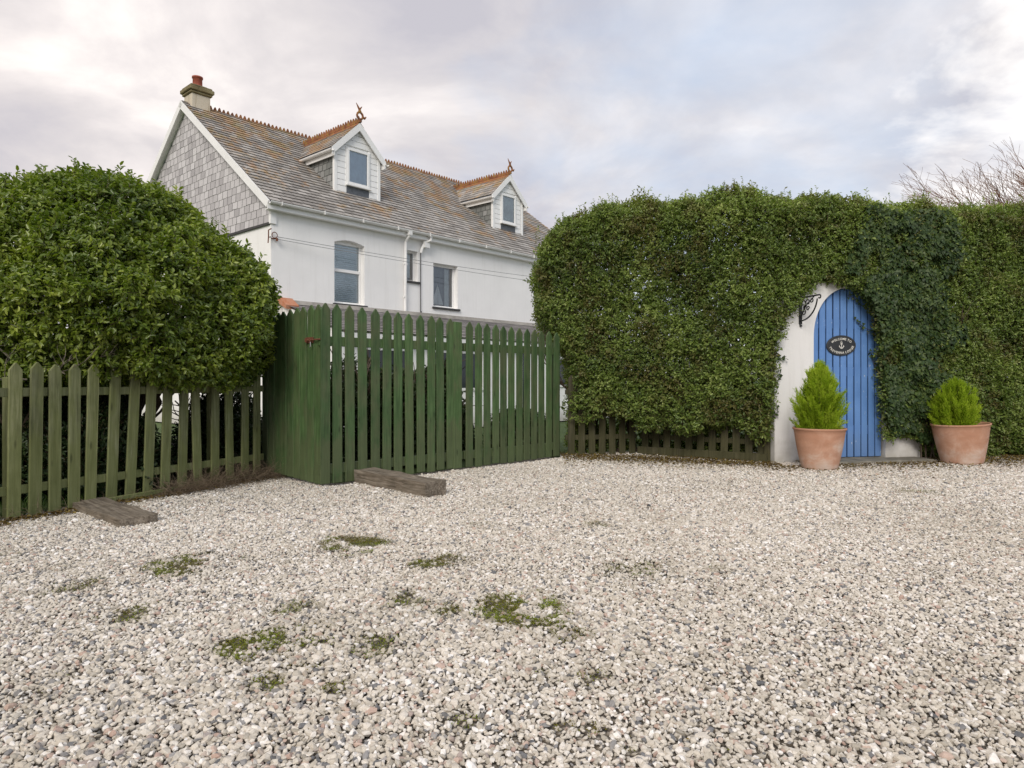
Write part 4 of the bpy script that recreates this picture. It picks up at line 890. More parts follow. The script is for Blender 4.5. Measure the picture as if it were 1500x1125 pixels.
m.add([(0, 0, 0), (0, DEP, 0), (0, DEP, EZ - .05), (0, AP, RZ - .08), (0, 0, EZ - .05)], [(0, 1, 2, 3, 4)])
m.add([(LEN, 0, 0), (LEN, DEP, 0), (LEN, DEP, EZ - .05), (LEN, AP, RZ - .08), (LEN, 0, EZ - .05)], [(0, 1, 2, 3, 4)])
m.add([(0, DEP, 0), (LEN, DEP, 0), (LEN, DEP, EZ - .05), (0, DEP, EZ - .05)], [(0, 1, 2, 3)])
me = bpy.data.meshes.new('wall'); me.from_pydata(m.v, [], m.f); link('wall', me, 'render', hs)
m = MB(); m.b2(.3, LEN - .3, 1.6, 1.65, .1, EZ - .1); m.build('room_partition', 'dark', hs)

def slates(u0, u1, v0, v1, cw, chh, fn, inside, r, lift=0.012, th=0.006, gap=0.004, lap=1.25):
    """courses of slates; fn(u, v, h) -> 3-D (v runs up the slope)"""
    V, F, Rn = [], [], []; nr = int((v1 - v0) / chh) + 1
    for j in range(nr):
        vb = v0 + j * chh; off = (j % 2) * cw * .5 + r.uniform(-.01, .01); u = u0 - off
        while u < u1:
            wv = cw * r.uniform(.88, 1.12); a, b_ = max(u, u0), min(u + wv - gap, u1); u += wv
            if b_ - a < .02 or not inside((a + b_) / 2, vb + chh * .5): continue
            jl = r.gauss(0, .003); top = min(vb + chh * lap, v1 + .02); o = len(V); hb = lift + r.uniform(0, .004)
            V += [fn(a, vb + jl, hb), fn(b_, vb + jl + r.gauss(0, .003), hb), fn(b_, top, .001), fn(a, top, .001), fn(a, vb + jl, hb - th - .004), fn(b_, vb + jl, hb - th - .004)]
            F += [(o, o+1, o+2, o+3), (o+4, o+5, o+1, o)]; q = r.random(); Rn += [q, q * .75]
    return np.array(V), np.array(F), np.array(Rn)
r = random.Random(21); sl = math.sqrt(1 + PIT * PIT)
def fr(u, v, h): s = v / sl; return (u, s - .18 - h * PIT / sl, EZ - .135 + PIT * s + h / sl)
def fb(u, v, h): q = fr(u, v, h); return (q[0], DEP - q[1], q[2])
VL = (AP + .18) * sl
part = [slates(-.14, LEN + .14, 0, VL, .25, .17, f_, lambda a, b_: True, r, lift=.024, gap=.010) for f_ in (fr, fb)]
V, F, R_n = merge(part); roof = link('roof', np_mesh('roof', V, F, R_n, True), 'roof', hs)
m = MB()
for f_ in (fr, fb): m.add([f_(-.13, 0.01, -.012), f_(LEN + .13, 0.01, -.012), f_(LEN + .13, VL, -.012), f_(-.13, VL, -.012), f_(-.13, 0.01, -.07), f_(LEN + .13, .01, -.07), f_(LEN + .13, VL, -.07), f_(-.13, VL, -.07)], [(0, 1, 2, 3), (4, 7, 6, 5), (0, 3, 7, 4), (1, 5, 6, 2), (0, 4, 5, 1)])
m.build('roof_deck', 'dark', roof)
def ridge_mesh(L, n, w, fn):
    """crested ridge tile run from 0..L; fn(x along, y across, z up)"""
    m = MB(); 
    m.add([fn(0, -w, -w * .78), fn(0, 0, .03), fn(0, w, -w * .78), fn(L, -w, -w * .78), fn(L, 0, .03), fn(L, w, -w * .78), fn(0, 0, -.01), fn(L, 0, -.01)], [(0, 3, 4, 1), (1, 4, 5, 2), (0, 1, 6), (1, 2, 6), (3, 7, 4), (4, 7, 5), (0, 6, 7, 3), (2, 5, 7, 6)])
    st = L / n
    m.prism([(0, .02), (L, .02), (L, .07), (0, .07)], lambda p, q, h: fn(p, h, q), -.018, .018)
    for i in range(n):
        a = i * st; hgt = .175 + random.uniform(-.012, .01)
        m.prism([(a + st*.04, .068), (a + st*.96, .068), (a + st*.66, hgt - .02), (a + st*.5, hgt), (a + st*.34, hgt - .02)], lambda p, q, h: fn(p, h, q), -.014, .014)
    return m
ridge_mesh(LEN - .45, 100, .13, lambda x, y, z: (x + .52, AP + y, RZ - .075 + z)).build('ridge_tiles', 'ridge', roof)
# bargeboards and fascia
m = MB()
for sgn in (0, 1):
    f_ = (fr, fb)[sgn]
    m.add([f_(x_, v_, h_) for x_ in (-.165, -.135) for v_, h_ in ((-.02, .005), (VL, .005), (VL, -.155), (-.02, -.155))], [(0, 1, 2, 3), (4, 7, 6, 5), (0, 4, 5, 1), (1, 5, 6, 2), (2, 6, 7, 3), (3, 7, 4, 0)])
    m.add([f_(x_, v_, h_) for x_ in (-.134, -.004) for v_, h_ in ((0.02, -.10), (VL - .05, -.10), (VL - .05, -.12), (.02, -.12))], [(0, 1, 2, 3), (4, 7, 6, 5), (0, 4, 5, 1), (1, 5, 6, 2), (2, 6, 7, 3), (3, 7, 4, 0)])
m.build('bargeboard', 'upvc', hs)
m = MB(); m.b2(-.16, LEN + .14, -.16, -.135, EZ - .30, EZ - .15); m.b2(-.13, LEN + .12, -.134, -.002, EZ - .30, EZ - .28); m.build('fascia', 'upvc', hs)
# gutter: half round
def gutter(L, fn, r_=.055):
    m = MB(); n = 8; ring = [(math.cos(math.pi + math.pi * k / n), math.sin(math.pi + math.pi * k / n)) for k in range(n + 1)]
    prof = [(c * r_, s * r_) for c, s in ring] + [(c * (r_ - .006), s * (r_ - .006)) for c, s in ring[::-1]]
    m.prism(prof, lambda p, q, h: fn(h, p, q), 0, L); return m
gm_ = gutter(LEN + .28, lambda x, y, z: (x - .15, -.222 + y, EZ - .155 + z))
for k in range(12): gm_.box((k * 1.0 + .1, -.222, EZ - .18), (.022, .118, .076))
gut = gm_.build('gutter', 'gutter', hs)
# hung slates on the gable
def fg(u, v, h): return (-h - .012, u, v)
ins = lambda u, v: v < EZ - .08 + PIT * (AP - abs(u - AP)) - .03
V, F, R_n = slates(0.05, DEP - .05, 4.34, RZ - .1, .215, .165, fg, ins, r, lift=.006, gap=.014, lap=1.0)
link('hung_slates', np_mesh('hung_slates', V, F, R_n, True), 'gslate', hs)
m = MB(); m.b2(-.045, -.003, .03, DEP - .03, 4.285, 4.33); m.build('drip_board', 'sillm', hs)
m = MB(); m.b2(-.03, .10, -.035, .045, 4.30, EZ - .3); m.build('corner_trim', 'upvc', hs)
m = MB(); m.b2(-.007, -.003, .05, DEP - .05, 4.33, EZ-.1); m.prism([(.05, EZ - .1), (DEP - .05, EZ - .1), (AP, RZ - .16)], lambda p, q, h: (h, p, q), -.007, -.003); m.build('slate_backing', 'lead', hs)
# windows
def window(hole, transom, pane_mat_behind, parent, y=0.13, fw=.055, blind=None, sill=True, arched=False, back='room'):
    a, b_, c, d_ = hole; m = MB()
    def bar(x0, x1, z0, z1, yy=0.0): m.b2(x0, x1, y + yy, y + .06 + yy, z0, z1)
    bar(a + .002, a + fw, c + .002, d_ - .002); bar(b_ - fw, b_ - .002, c + .002, d_ - .002); bar(a + fw, b_ - fw, c + .002, c + fw); bar(a + fw, b_ - fw, d_ - fw - (.04 if arched else 0), d_ - .002)
    if transom: bar(a + fw, b_ - fw, transom - .035, transom + .035, -.008)
    f_ = m.build('window', 'upvc', parent, bevel=.004)
    p_ = MB(); p_.add([(a + fw * .8, y + .03, c + fw * .8), (b_ - fw * .8, y + .03, c + fw * .8), (b_ - fw * .8, y + .03, d_ - fw * .8), (a + fw * .8, y + .03, d_ - fw * .8)], [(0, 1, 2, 3)]); p_.build('pane', 'glass', f_)
    if blind == 'slats':
        q = MB(); nz = int((d_ - c) / .022); vs = []
        for k in range(nz + 1): z = c + (d_ - c) * k / nz; yy = y + .05 + (.012 if k % 2 else 0); vs += [(a + .01, yy, z), (b_ - .01, yy, z)]
        q.add(vs, [(2*k, 2*k+1, 2*k+3, 2*k+2) for k in range(nz)])
        q.build('venetian_blind', 'blind', f_)
    if blind == 'drape':
        q = MB(); n = 40; wd = b_ - a - .02; vs = []
        for i in range(n + 1): x = a + .01 + wd * i / n; yy = y + .10 + .012 * math.sin(i * 1.3); vs += [(x, yy, c + .01), (x, yy, d_ - .01)]
        q.add(vs, [(2*i, 2*i+2, 2*i+3, 2*i+1) for i in range(n)]); q.build('curtain', pane_mat_behind, f_)
    if blind == 'side':
        q = MB(); n = 12
        for i in range(n):
            t0, t1 = i / n, (i + 1) / n; e0 = a + .05 + .22 * (1 - t0) ** .6 * .8; e1 = a + .05 + .22 * (1 - t1) ** .6 * .8
            z0, z1 = c + .12 + (d_ - c - .14) * (1 - t0), c + .12 + (d_ - c - .14) * (1 - t1)
            q.add([(b_ - .06, y + .1, z0), (a + .06 + .12 * t0 ** 2, y + .1, z0), (a + .06 + .12 * t1 ** 2, y + .1, z1), (b_ - .06, y + .1, z1)], [(0, 1, 2, 3)])
        q.build('net_curtain', 'curtain', f_)
    q = MB(); q.b2(a - .02, b_ + .02, y + .145, y + .15, c - .02, d_ + .02); q.build('room_shade', 'blind' if blind == 'slats' else back, f_)
    if sill: q = MB(); q.b2(a - .04, b_ + .06, -.05, .12, c - .05, c - .002); q.build('sill', 'sillm', f_, bevel=.004)
    return f_
window(holes[0], 3.56, None, hs, blind='slats', arched=True)
window(holes[1], None, None, hs, blind='side', fw=.04, back='dark')
window(holes[2], None, 'curtain', hs, blind='drape2', back='dusk')
q = MB(); a = 4.43 + .35; 
for x0_ in (4.50, 5.02): 
    vs = []; 
    for i in range(13): x = x0_ + .17 * i / 12; yy = .24 + .01 * math.sin(i * 1.7); vs += [(x, yy, 3.0), (x, yy, 4.0)]
    q.add(vs, [(2*i, 2*i+2, 2*i+3, 2*i+1) for i in range(12)])
q.build('net_curtain', 'curtain', hs)
# sail ornament in the window
orn = empty('toy_sailboat', 'white toy sailing boat standing inside the house window', 'ornament', (0, 0, 0))
orn.matrix_world = Matrix.Translation(HC) @ Matrix.Rotation(HA, 4, 'Z') @ Matrix.Translation((4.76, .205, 3.02))
m = MB(); m.prism([(-.20, 0.03), (.005, 0.03), (.005, .56)], lambda p, q, h: (p, h, q), -.003, .003); m.prism([(.02, .03), (.20, .03), (.02, .50)], lambda p, q, h: (p, h + .006, q), -.003, .003); m.build('sail', 'sail', orn)
m = MB(); m.prism([(-.16, -.02), (.15, -.02), (.22, .02), (-.20, .02)], lambda p, q, h: (p, h, q), -.02, .02); m.build('hull', 'sillm', orn)
m = MB(); m.tube([(.012, 0, 0), (.012, 0, .60)], .004, 6); m.build('mast', 'bark', orn)
# downpipes
m = MB(); m.tube([(3.47, -.222, EZ - .20), (3.47, -.222, EZ - .30), (3.47, -.075, EZ - .42), (3.47, -.06, 2.74)], .035, 10); m.box((3.47, -.222, EZ - .23), (.10, .10, .10)); m.box((3.47, -.07, 3.9), (.11, .05, .03)); m.box((3.47, -.07, 3.1), (.11, .05, .03)); m.build('downpipe', 'gutter', hs)
m = MB(); m.tube([(4.16, -.222, EZ - .20), (4.16, -.21, EZ - .30), (4.06, -.09, EZ - .36), (3.98, -.07, EZ - .55), (3.97, -.06, EZ - .62)], .036, 10); m.box((4.10, -.11, EZ - .40), (.16, .09, .16)); m.build('downpipe', 'gutter', hs)
m = MB(); m.tube([(3.98, -.03, EZ - .55), (3.98, -.03, 2.74)], .011, 6); m.tube([(3.98, -.05, 2.80), (3.98, -.05, 2.74)], .02, 6); m.build('thin_pipe', 'sillm', hs)
# chimney
m = MB(); m.b2(.02, .47, AP - .22, AP + .22, RZ - .5, RZ + .20); chim = m.build('chimney', 'stackwall', hs, bevel=.01)
m = MB(); m.b2(-.02, .51, AP - .26, AP + .26, RZ + .202, RZ + .26); m.b2(-.055, .545, AP - .295, AP + .295, RZ + .262, RZ + .36); m.b2(-.02, .51, AP - .26, AP + .26, RZ + .362, RZ + .41); m.b2(0.08, .42, AP - .18, AP + .18, RZ + .412, RZ + .45)
m.build('cap', 'stack', chim, bevel=.015)
MB().lathe([(.115, 0), (.11, .22), (.128, .225), (.128, .26), (.095, .265), (.085, .05)], 24, (.25, AP, RZ + .44)).build('chimney_pot', 'potred', chim, smooth=True)
# dormers
def dormer(t0, t1, s0, label, dirt):
    tm = (t0 + t1) / 2; hw = (t1 - t0) / 2; ze, za = EZ + 1.84, EZ + 2.47; zb0 = EZ - .12 + PIT * s0 + .02; sb = lambda z: (z - EZ + .12) / PIT
    # face
    wx0, wx1, wz0, wz1 = tm - .32, tm + .33, zb0 + .34, zb0 + 1.22
    m = MB(); ch_ = .145; z = zb0 - .02
    def half(z): return hw if z <= ze else hw * (za - z) / (za - ze)
    m.prism([(tm - hw, zb0 - .02), (tm + hw, zb0 - .02), (tm + hw, ze), (tm, za), (tm - hw, ze)], lambda p, q, h: (p, s0 + h, q), .02, .05)
    face = m.build('dormer', 'cladding', hs); m = MB()
    while z < za - .03:
        z1 = min(z + ch_ - .010, za - .02); cuts = [(-9, 9)]
        if z1 > wz0 - .03 and z < wz1 + .03: cuts = [(-9, wx0), (wx1, 9)]
        if z1 <= wz0 + .05: cuts = [(-9, tm - .33), (tm + .34, 9)] if z1 > zb0 else cuts
        for a, b_ in cuts:
            p0, p1 = max(a, tm - half(z)), min(b_, tm + half(z)); q0, q1 = max(a, tm - half(z1)), min(b_, tm + half(z1))
            if p1 - p0 > .03: m.prism([(p0, z), (p1, z), (max(q1, q0 + .001), z1), (q0, z1)], lambda p, q, h: (p, s0 + h, q), -.012, .018)
        z += ch_
    m.build('cladding_boards', 'cladding', face, bevel=.003)
    m = MB(); m.b2(t0 - .03, t0 + .05, s0 - .022, s0 + .05, zb0 - .04, ze - .03); m.build('corner_board', 'upvc', face, bevel=.003); m = MB(); m.b2(t1 - .05, t1 + .03, s0 - .022, s0 + .05, zb0 - .04, ze - .03); m.build('corner_board', 'upvc', face, bevel=.003)
    # apron under the window
    m = MB(); m.b2(tm - .33, tm + .34, s0 - .006, s0 + .012, zb0 - .03, wz0 - .02); m.build('lead_apron', 'lead', face)
    # window
    fw = .06; m = MB()
    for x0, x1, z0, z1 in ((wx0, wx0 + fw, wz0, wz1), (wx1 - fw, wx1, wz0, wz1), (wx0 + fw, wx1 - fw, wz0, wz0 + fw), (wx0 + fw, wx1 - fw, wz1 - fw, wz1)): m.b2(x0, x1, s0 - .045, s0 + .016, z0, z1)
    m.b2(wx0 - .04, wx1 + .04, s0 - .085, s0 - .013, wz0 - .045, wz0 - .003)
    for x0, x1, z0, z1 in ((wx0 - .035, wx0 - .003, wz0, wz1 + .03), (wx1 + .003, wx1 + .035, wz0, wz1 + .03)): m.b2(x0, x1, s0 - .030, s0 - .013, z0, z1)
    m.build('window_frame', 'upvc', face, bevel=.004)
    m = MB(); m.add([(wx0 + fw * .9, s0 - .02, wz0 + fw * .9), (wx1 - fw * .9, s0 - .02, wz0 + fw * .9), (wx1 - fw * .9, s0 - .02, wz1 - fw * .9), (wx0 + fw * .9, s0 - .02, wz1 - fw * .9)], [(0, 1, 2, 3)]); m.build('pane', 'glass', face)
    m = MB(); n = 30; vs = []
    for i in range(n + 1): x = wx0 + (wx1 - wx0) * i / n; vs += [(x, s0 + .012 + .003 * math.sin(i * 1.1), wz0), (x, s0 + .012 + .003 * math.sin(i * 1.1), wz1)]
    m.add(vs, [(2*i, 2*i+2, 2*i+3, 2*i+1) for i in range(n)]); m.build('blind', dirt, face)
    # slate cheeks
    for side in (0, 1):
        x = t0 if side == 0 else t1; sg_ = -1 if side == 0 else 1; send = sb(ze)
        fn = lambda u, v, h, x=x, sg_=sg_: (x + sg_ * (h + .004), u, v)
        V, F, R_n = slates(s0 + .05, send, zb0 - .1, ze, .19, .155, fn, lambda u, v: v > EZ - .22 + PIT * u, r, lift=.012, gap=.016, lap=1.0)
        ck = link('cheek', np_mesh('cheek', V, F, R_n, True), 'cheek', face)
        m = MB(); m.prism([(s0 + .03, zb0 - .05), (send, ze), (s0 + .03, ze)], lambda p, q, h, x=x: (x + h, p, q), -.003 if side == 0 else -.01, .01 if side == 0 else .003); m.build('cheek_board', 'dark', ck)
    # roof slopes
    ov = .14; k_ = (za - ze) / hw; s_back = lambda z: sb(z) + .02; L2 = math.hypot(hw + ov, k_ * (hw + ov))
    prt = []
    for sg_ in (-1, 1):
        def fn(u, v, h, sg_=sg_):
            f_ = v / L2; x = (hw + ov) * (1 - f_); zz = za + .05 - k_ * x; ll = math.hypot(1, k_); return (tm + sg_ * (x + h * k_ / ll), u, zz + h / ll)
        inside = lambda u, v: u < s_back(za + .05 - k_ * (hw + ov) * (1 - v / L2)) + .1
        prt.append(slates(s0 - .085, sb(za) + .1, 0, L2, .2, .15, fn, inside, r, lift=.016))
        md_ = MB(); z_e = za + .04 - k_ * (hw + ov)
        A_ = [(tm + sg_ * (hw + ov), s0 - .077, z_e), (tm, s0 - .077, za + .04), (tm, s_back(za + .04), za + .04), (tm + sg_ * (hw + ov), s_back(z_e), z_e)]
        md_.add([Vector(q) for q in A_] + [Vector(q) - Vector((0, 0, .05)) for q in A_], [(0, 1, 2, 3), (4, 7, 6, 5), (0, 4, 5, 1), (1, 5, 6, 2), (2, 6, 7, 3), (3, 7, 4, 0)]); md_.build('roof_deck', 'lead', face)
    V, F, R_n = merge(prt); link('dormer_roof', np_mesh('dormer_roof', V, F, R_n, True), 'roof', face)
    Ld = sb(za) - s0 + .13
    ridge_mesh(Ld, int(Ld / .105), .12, lambda x, y, z: (tm + y, s0 - .10 + x, za + .055 + z)).build('dormer_ridge', 'ridge', face)
    m = MB()   # bargeboards
    for sg_ in (-1, 1):
        pts_ = [(0, za + .06), (0, za - .135), (sg_ * (hw + ov), za - .135 - k_ * (hw + ov)), (sg_ * (hw + ov), za + .05 - k_ * (hw + ov))]
        m.prism([(tm + a, b_) for a, b_ in pts_][::sg_], lambda p, q, h: (p, s0 + h, q), -.105 - .002 * sg_, -.078)
    m.build('dormer_bargeboard', 'upvc', face)
    for sg_ in (-1, 1):
        zg = za - k_ * (hw + ov) - .01; yl = sb(zg) - s0 + .1; gt = gutter(yl, lambda x, y, z, sg_=sg_: (tm + sg_ * (hw + ov + .02) + y, s0 - .14 + x, zg + z), .05); gt.b2(tm + sg_ * (hw + .09) - .012, tm + sg_ * (hw + .09) + .012, s0 - .12, s0 - .12 + yl, zg - .14, zg - .01); gt.build('dormer_gutter', 'gutter', face)
    # dragon-like finial
    m = MB(); zf = za + .10; y_ = s0 - .10
    m.tube([(tm + .085 * math.cos(a_), y_, zf + .13 + .085 * math.sin(a_)) for a_ in [R(k * 30) for k in range(12)]], .028, 6, True)
    m.tube([(tm, y_, zf - .03), (tm - .01, y_, zf + .05)], .05, 6); m.tube([(tm - .03, y_, zf + .2), (tm + .0, y_, zf + .30), (tm + .06, y_, zf + .37)], [.03, .025, .008], 6)
    m.tube([(tm + .02, y_, zf + .22), (tm - .05, y_, zf + .33), (tm - .11, y_, zf + .42)], [.03, .022, .006], 6); m.tube([(tm + .08, y_, zf + .12), (tm + .14, y_, zf + .10), (tm + .18, y_, zf + .15)], [.03, .03, .015], 6)
    m.build('finial', 'ridge', face)
    return face
dormer(2.19, 3.49, 1.0, '', 'room'); dormer(7.75, 9.08, 1.05, '', 'curtain')
# low slate roofed extension along the front
ex = MB(); X0, X1, SF = 0.25, 11.2, -1.9
ex_w = ex.b2(X0, X1, SF, -.01, 0, 2.05).build('extension', 'render', hs)
m = MB(); m.prism([(SF, 2.052), (-.01, 2.052), (-.01, 2.66)], lambda p, q, h: (h, p, q), X0, X1); m.build('extension_gable', 'render', ex_w)
def fe(u, v, h): l_ = math.hypot(2.08, .66); f_ = v / l_; return (u, SF - .18 + 2.08 * f_ - h * .3, 2.03 + .68 * f_ + h)
V, F, R_n = slates(X0 - .06, X1 + .1, 0, 2.17, .22, .15, fe, lambda a, b_: True, r, lift=.018); er = link('extension_roof', np_mesh('extension_roof', V, F, R_n, True), 'lroof', ex_w)
m = MB(); m.prism([(-.22, 2.62), (-.003, 2.62), (-.003, 2.76), (-.10, 2.76)], lambda p, q, h: (h, p, q), X0, X1 + .05); m.build('cement_fillet', mat_plain('cement', (.30, .28, .25), .9, 0, .25, 5, .5), ex_w)
m = MB(); m.prism([(-.36, 2.54), (-.02, 2.70), (-.02, 2.80), (-.12, 2.79), (-.38, 2.62)], lambda p, q, h: (h, p, q), X0 - .13, X0 + .16); m.build('verge_tile', mat_terra('orange_tile', (.36, .13, .07), (.48, .2, .11), (.52, .25, .16), (.5, .26, .17)), ex_w)
m = MB(); m.b2(X0, X1, SF - .16, SF - .135, 1.87, 2.0); m.build('extension_fascia', 'upvc', ex_w)
for i, (a, b_, c, d_) in enumerate([(0.9, 2.1, .85, 1.75), (2.7, 4.3, .85, 1.75), (5.6, 6.3, .1, 1.85), (7.0, 8.4, .9, 1.7)]):
    m = MB(); fw = .06
    for x0, x1, z0, z1 in ((a, a+fw, c, d_), (b_-fw, b_, c, d_), (a+fw, b_-fw, c, c+fw), (a+fw, b_-fw, d_-fw, d_), ((a+b_)/2-.03, (a+b_)/2+.03, c+fw, d_-fw)): m.b2(x0, x1, SF - .03, SF - .002, z0, z1)
    f_ = m.build('extension_window', 'upvc', ex_w); m = MB(); m.b2(a + fw, b_ - fw, SF - .014, SF - .004, c + fw, d_ - fw); m.build('pane', mat_plain('dark_glass', (.02, .025, .03), .08), f_)
# insulator bracket and cables at the corner
ib = MB(); ib.tube([(-.02, -.01, 4.02), (-.09, -.06, 4.0), (-.10, -.08, 4.14), (-.04, -.08, 4.18)], .013, 6); ib.tube([(-.09, -.06, 4.0), (-.10, -.06, 3.88)], .012, 6)
ib.tube([(.04 + .06 * math.cos(R(a_)), -.07, 4.06 + .06 * math.sin(R(a_))) for a_ in range(0, 360, 30)], .009, 6, True); ib.tube([(0, 0, 4.0), (.1, -.09, 3.98)], .012, 6); ib.tube([(.08, -.09, 4.0), (.08, -.09, 3.94)], .024, 8)
ib.build('cable_bracket', 'rust', hs)
HM = Matrix.Translation(HC) @ Matrix.Rotation(HA, 4, 'Z')
def cable(name, a, b_, sag, label):
    A, B_ = HM @ Vector(a), HM @ Vector(b_); mid = A; pts = []
    for i in range(17): t_ = i / 16; p_ = A.lerp(B_, t_); p_.z -= sag * 4 * t_ * (1 - t_); pts.append(p_ - A)
    o = MB().tube(pts, .006, 5).build('overhead_cable', 'cable', None, A); tag(o, label, 'cable', 'thin cables along the house front')
cable('c', (.08, -.09, 4.03), (12.5, -1.6, 4.05), .12, 'upper thin grey cable crossing the front of the white house')
cable('c', (.08, -.09, 3.98), (12.5, -1.8, 3.8), .10, 'lower thin grey cable crossing the front of the white house')

# =================================================================== GARDEN BEHIND THE GATE AND FENCE
def bush(center, rx, ry, h, n, mat, label, seed, name='garden_bush', z0=0.0):
    r = np.random.default_rng(seed); P = r.normal(size=(n, 3)); P = nrm(P) * (r.uniform(.45, 1, n) ** .4)[:, None]; P[:, 2] = np.abs(P[:, 2]) if z0 == 0 else P[:, 2]
    bmp = 1 + vnoise(P, 2.2, seed) * .5; P = P * bmp[:, None] * np.array([rx, ry, h])
    D = nrm(P + np.array([0, 0, h * .4])) + r.normal(size=(n, 3)) * .4
    lv, st = sprigs(P, D, 6, .10, .05, .026, r); t = empty(name, label, 'bush', center)
    link('foliage', np_mesh('foliage', *lv), mat, t); link('sprig_stems', np_mesh('sprig_stems', *st), 'stem', t)
    tb = MB(); q = random.Random(seed)
    for k in range(5): limb(tb, (q.gauss(0, .05), q.gauss(0, .05), -z0 if z0 else 0), (q.gauss(0, .5), q.gauss(0, .5), 1), .025, h * .7 + z0 * .5, 2, q, .15, 3)
    tb.build('trunk', 'bark', t)
# dark planting glimpsed through the gate
bush((-1.95, 9.0, 0), .95, .55, 1.34, 5600, 'leaf_dark', 'dark evergreen bush seen through the near end of the green gate', 61)
bush((-1.25, 9.8, 0), .75, .5, 1.3, 5200, 'leaf_dark', 'dark evergreen bush seen through the middle of the green gate', 62)
bush((0.15, 11.6, 0), .6, .5, .5, 1600, 'leaf_dark', 'low dark bush seen through the right leaf of the green gate', 63)
# leaf masses added to stand in for shade behind the left fence
bush((-4.35, 6.75, 0), 1.0, .55, 1.15, 5200, 'leaf_dark', 'added dark leaves for the shade beneath the round shrub behind the middle of the left fence', 64)
bush((-5.6, 6.1, 0), .9, .6, 1.2, 4200, 'leaf_dark', 'added dark leaves for the shade beneath the round shrub at the left edge of the photo', 65)
bush((-3.5, 8.3, 0), .6, .45, .85, 2600, 'leaf_dark', 'small added leaf mass darkening the gap behind the fence beside the green side panel', 66)
# rocks, one white low wall, grass
m = MB(); m.b2(-2.2, 2.2, -.12, .12, 0, .42); o = m.build('low_wall', 'render', None, (-10.6, 13.0, 0), (0, 0, .25), bevel=.01); tag(o, 'low white wall at the far left beyond the lawn', 'wall')
n = 26000; X = rng.uniform(-9.5, -2.6, n); Y = rng.uniform(2.5, 13, n)
sidef = (X + 3.9) * (-.907) + (Y - 5.34) * .422
k = (sidef > 0.03) & ((X - CR[0]) * .673 + (Y - CR[1]) * .74 < .6) ; X, Y = X[k], Y[k]; n = len(X)
C = np.stack([X, Y, np.full(n, -.03)], 1); V, F, r_ = leaves(C, np.array([0, 0, 1.0]) + rng.normal(size=(n, 3)) * .35, rng.normal(size=(n, 3)), rng.uniform(.05, .12, n), rng.uniform(.006, .010, n), rng.random(n), .1)
tag(link('grass', np_mesh('grass', V, F, r_), 'grass'), 'short grass of the lawn behind the left fence', 'grass', kind='stuff')
# dry stems tangled at the foot of the fence
n = 2300; q = np.concatenate([rng.uniform(1.2, 2.75, 1900), rng.uniform(-1.5, 1.3, 400)]); off = rng.normal(.03, .11, n)
bx_, by_ = FA[0] + FBd[0] * q + FBd[1] * off, FA[1] + FBd[1] * q - FBd[0] * off; A = np.stack([bx_, by_, np.full(n, .0)], 1)
dirs = nrm(np.stack([rng.normal(0.15, .7, n), rng.normal(-.1, .7, n), rng.uniform(.1, 1.1, n)], 1)); ln = rng.uniform(.10, .42, n) * np.where(q > 1.3, 1, .5); parts = []
pt = A
for s in range(4):
    nx = pt + dirs * (ln / 4)[:, None]; parts.append(ribbons(pt, nx, np.full(n, .0022 - s * .0004), np.full(n, .0019 - s * .0004), rng.random(n))); pt = nx; dirs = nrm(dirs + rng.normal(size=(n, 3)) * .35 + np.array([0, 0, -.22]))
V, F, r_ = merge(parts); tag(link('dry_grass', np_mesh('dry_grass', V, F, r_), 'dry'), 'tangle of dry brown stems at the foot of the left fence', 'dry grass', kind='stuff')
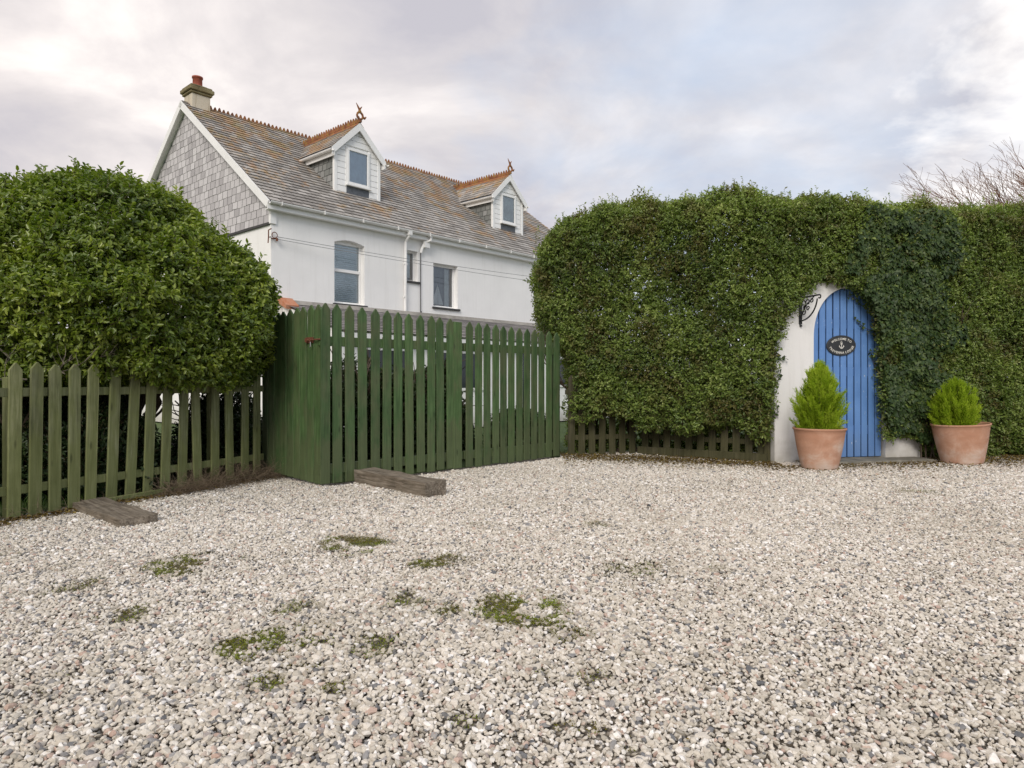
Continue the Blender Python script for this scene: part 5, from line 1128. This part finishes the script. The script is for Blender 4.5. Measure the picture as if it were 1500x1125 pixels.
# fallen leaves along the hedge and fence foot
n1_ = 15000; X1_ = rng.uniform(.7, 9, n1_); Y1_ = hY(X1_) + rng.normal(.12, .22, n1_) - rng.exponential(.22, n1_)
k = ~((X1_ > 3.45) & (X1_ < 5.75) & (Y1_ > 8.6 + (X1_ - 3.47) * .2126)); X1_, Y1_ = X1_[k], Y1_[k]
n2__ = 1500; q = rng.uniform(-.5, 2.6, n2__); off = -np.abs(rng.normal(0, .10, n2__)) ; X2_ = FA[0] + FBd[0] * q - FBd[1] * off; Y2_ = FA[1] + FBd[1] * q + FBd[0] * off
n3 = 900; X3 = rng.uniform(-4, 8, n3); Y3 = rng.uniform(2, 9, n3)
X = np.concatenate([X1_, X2_, X3]); Y = np.concatenate([Y1_, Y2_, Y3]); sz = np.concatenate([rng.uniform(.018, .038, len(X1_)), rng.uniform(.02, .045, len(X2_)), rng.uniform(.006, .014, n3)]); n = len(X)
V, F, r_ = leaves(np.stack([X, Y, rng.uniform(.010, .024, n)], 1), rng.normal(size=(n, 3)) * np.array([1, 1, .15]), rng.normal(size=(n, 3)) * .3 + np.array([0, 0, 1]), sz, sz * .55, rng.random(n))
tag(link('leaf_litter', np_mesh('leaf_litter', V, F, r_), 'litter'), 'brown fallen leaves strewn along the hedge and fence foot', 'leaf litter', kind='stuff')

# =================================================================== BARE TREE BEHIND THE HEDGE
bt = empty('bare_tree', 'leafless windswept tree behind the right end of the hedge', 'tree', (10.25, 13.2, 0))
rr = random.Random(4); tk = MB(); tw = MB()
tk.tube([(0, 0, -.03), (.1, 0, 1.3), (-.05, .05, 2.3), (0, 0, 2.9)], [.16, .13, .11, .09], 10)
def wind(p, d, r, L, depth):
    pts = [Vector(p)]; d = Vector(d).normalized(); segs = 6
    for i in range(segs): d = (d + Vector((-.075 + rr.gauss(0, .10), rr.gauss(0, .10), .05 + rr.gauss(0, .09)))).normalized(); pts.append(pts[-1] + d * L / segs)
    (tk if r > .02 else tw).tube(pts, [max(.0025, r * (1 - .6 * i / segs)) for i in range(segs + 1)], 6 if r > .02 else 3)
    if depth:
        for k in range(5 if depth > 2 else 4):
            j = rr.choice([1, 2, 3, 4, 5, 6]); dd = d * .8 + Vector((rr.gauss(-.15, .5), rr.gauss(0, .5), rr.gauss(.25, .4))); wind(pts[j], dd, r * .5, L * .66, depth - 1)
for k in range(12):
    a_ = k / 12 * 6.28 + rr.random() * .3; wind((0, 0, 2.2 + rr.random() * .7), (math.cos(a_) * 1.4 - .35, math.sin(a_) * .9, .80), .034, 1.6, 4)
tk.build('trunk', 'twig', bt); tw.build('twigs', 'twig', bt)
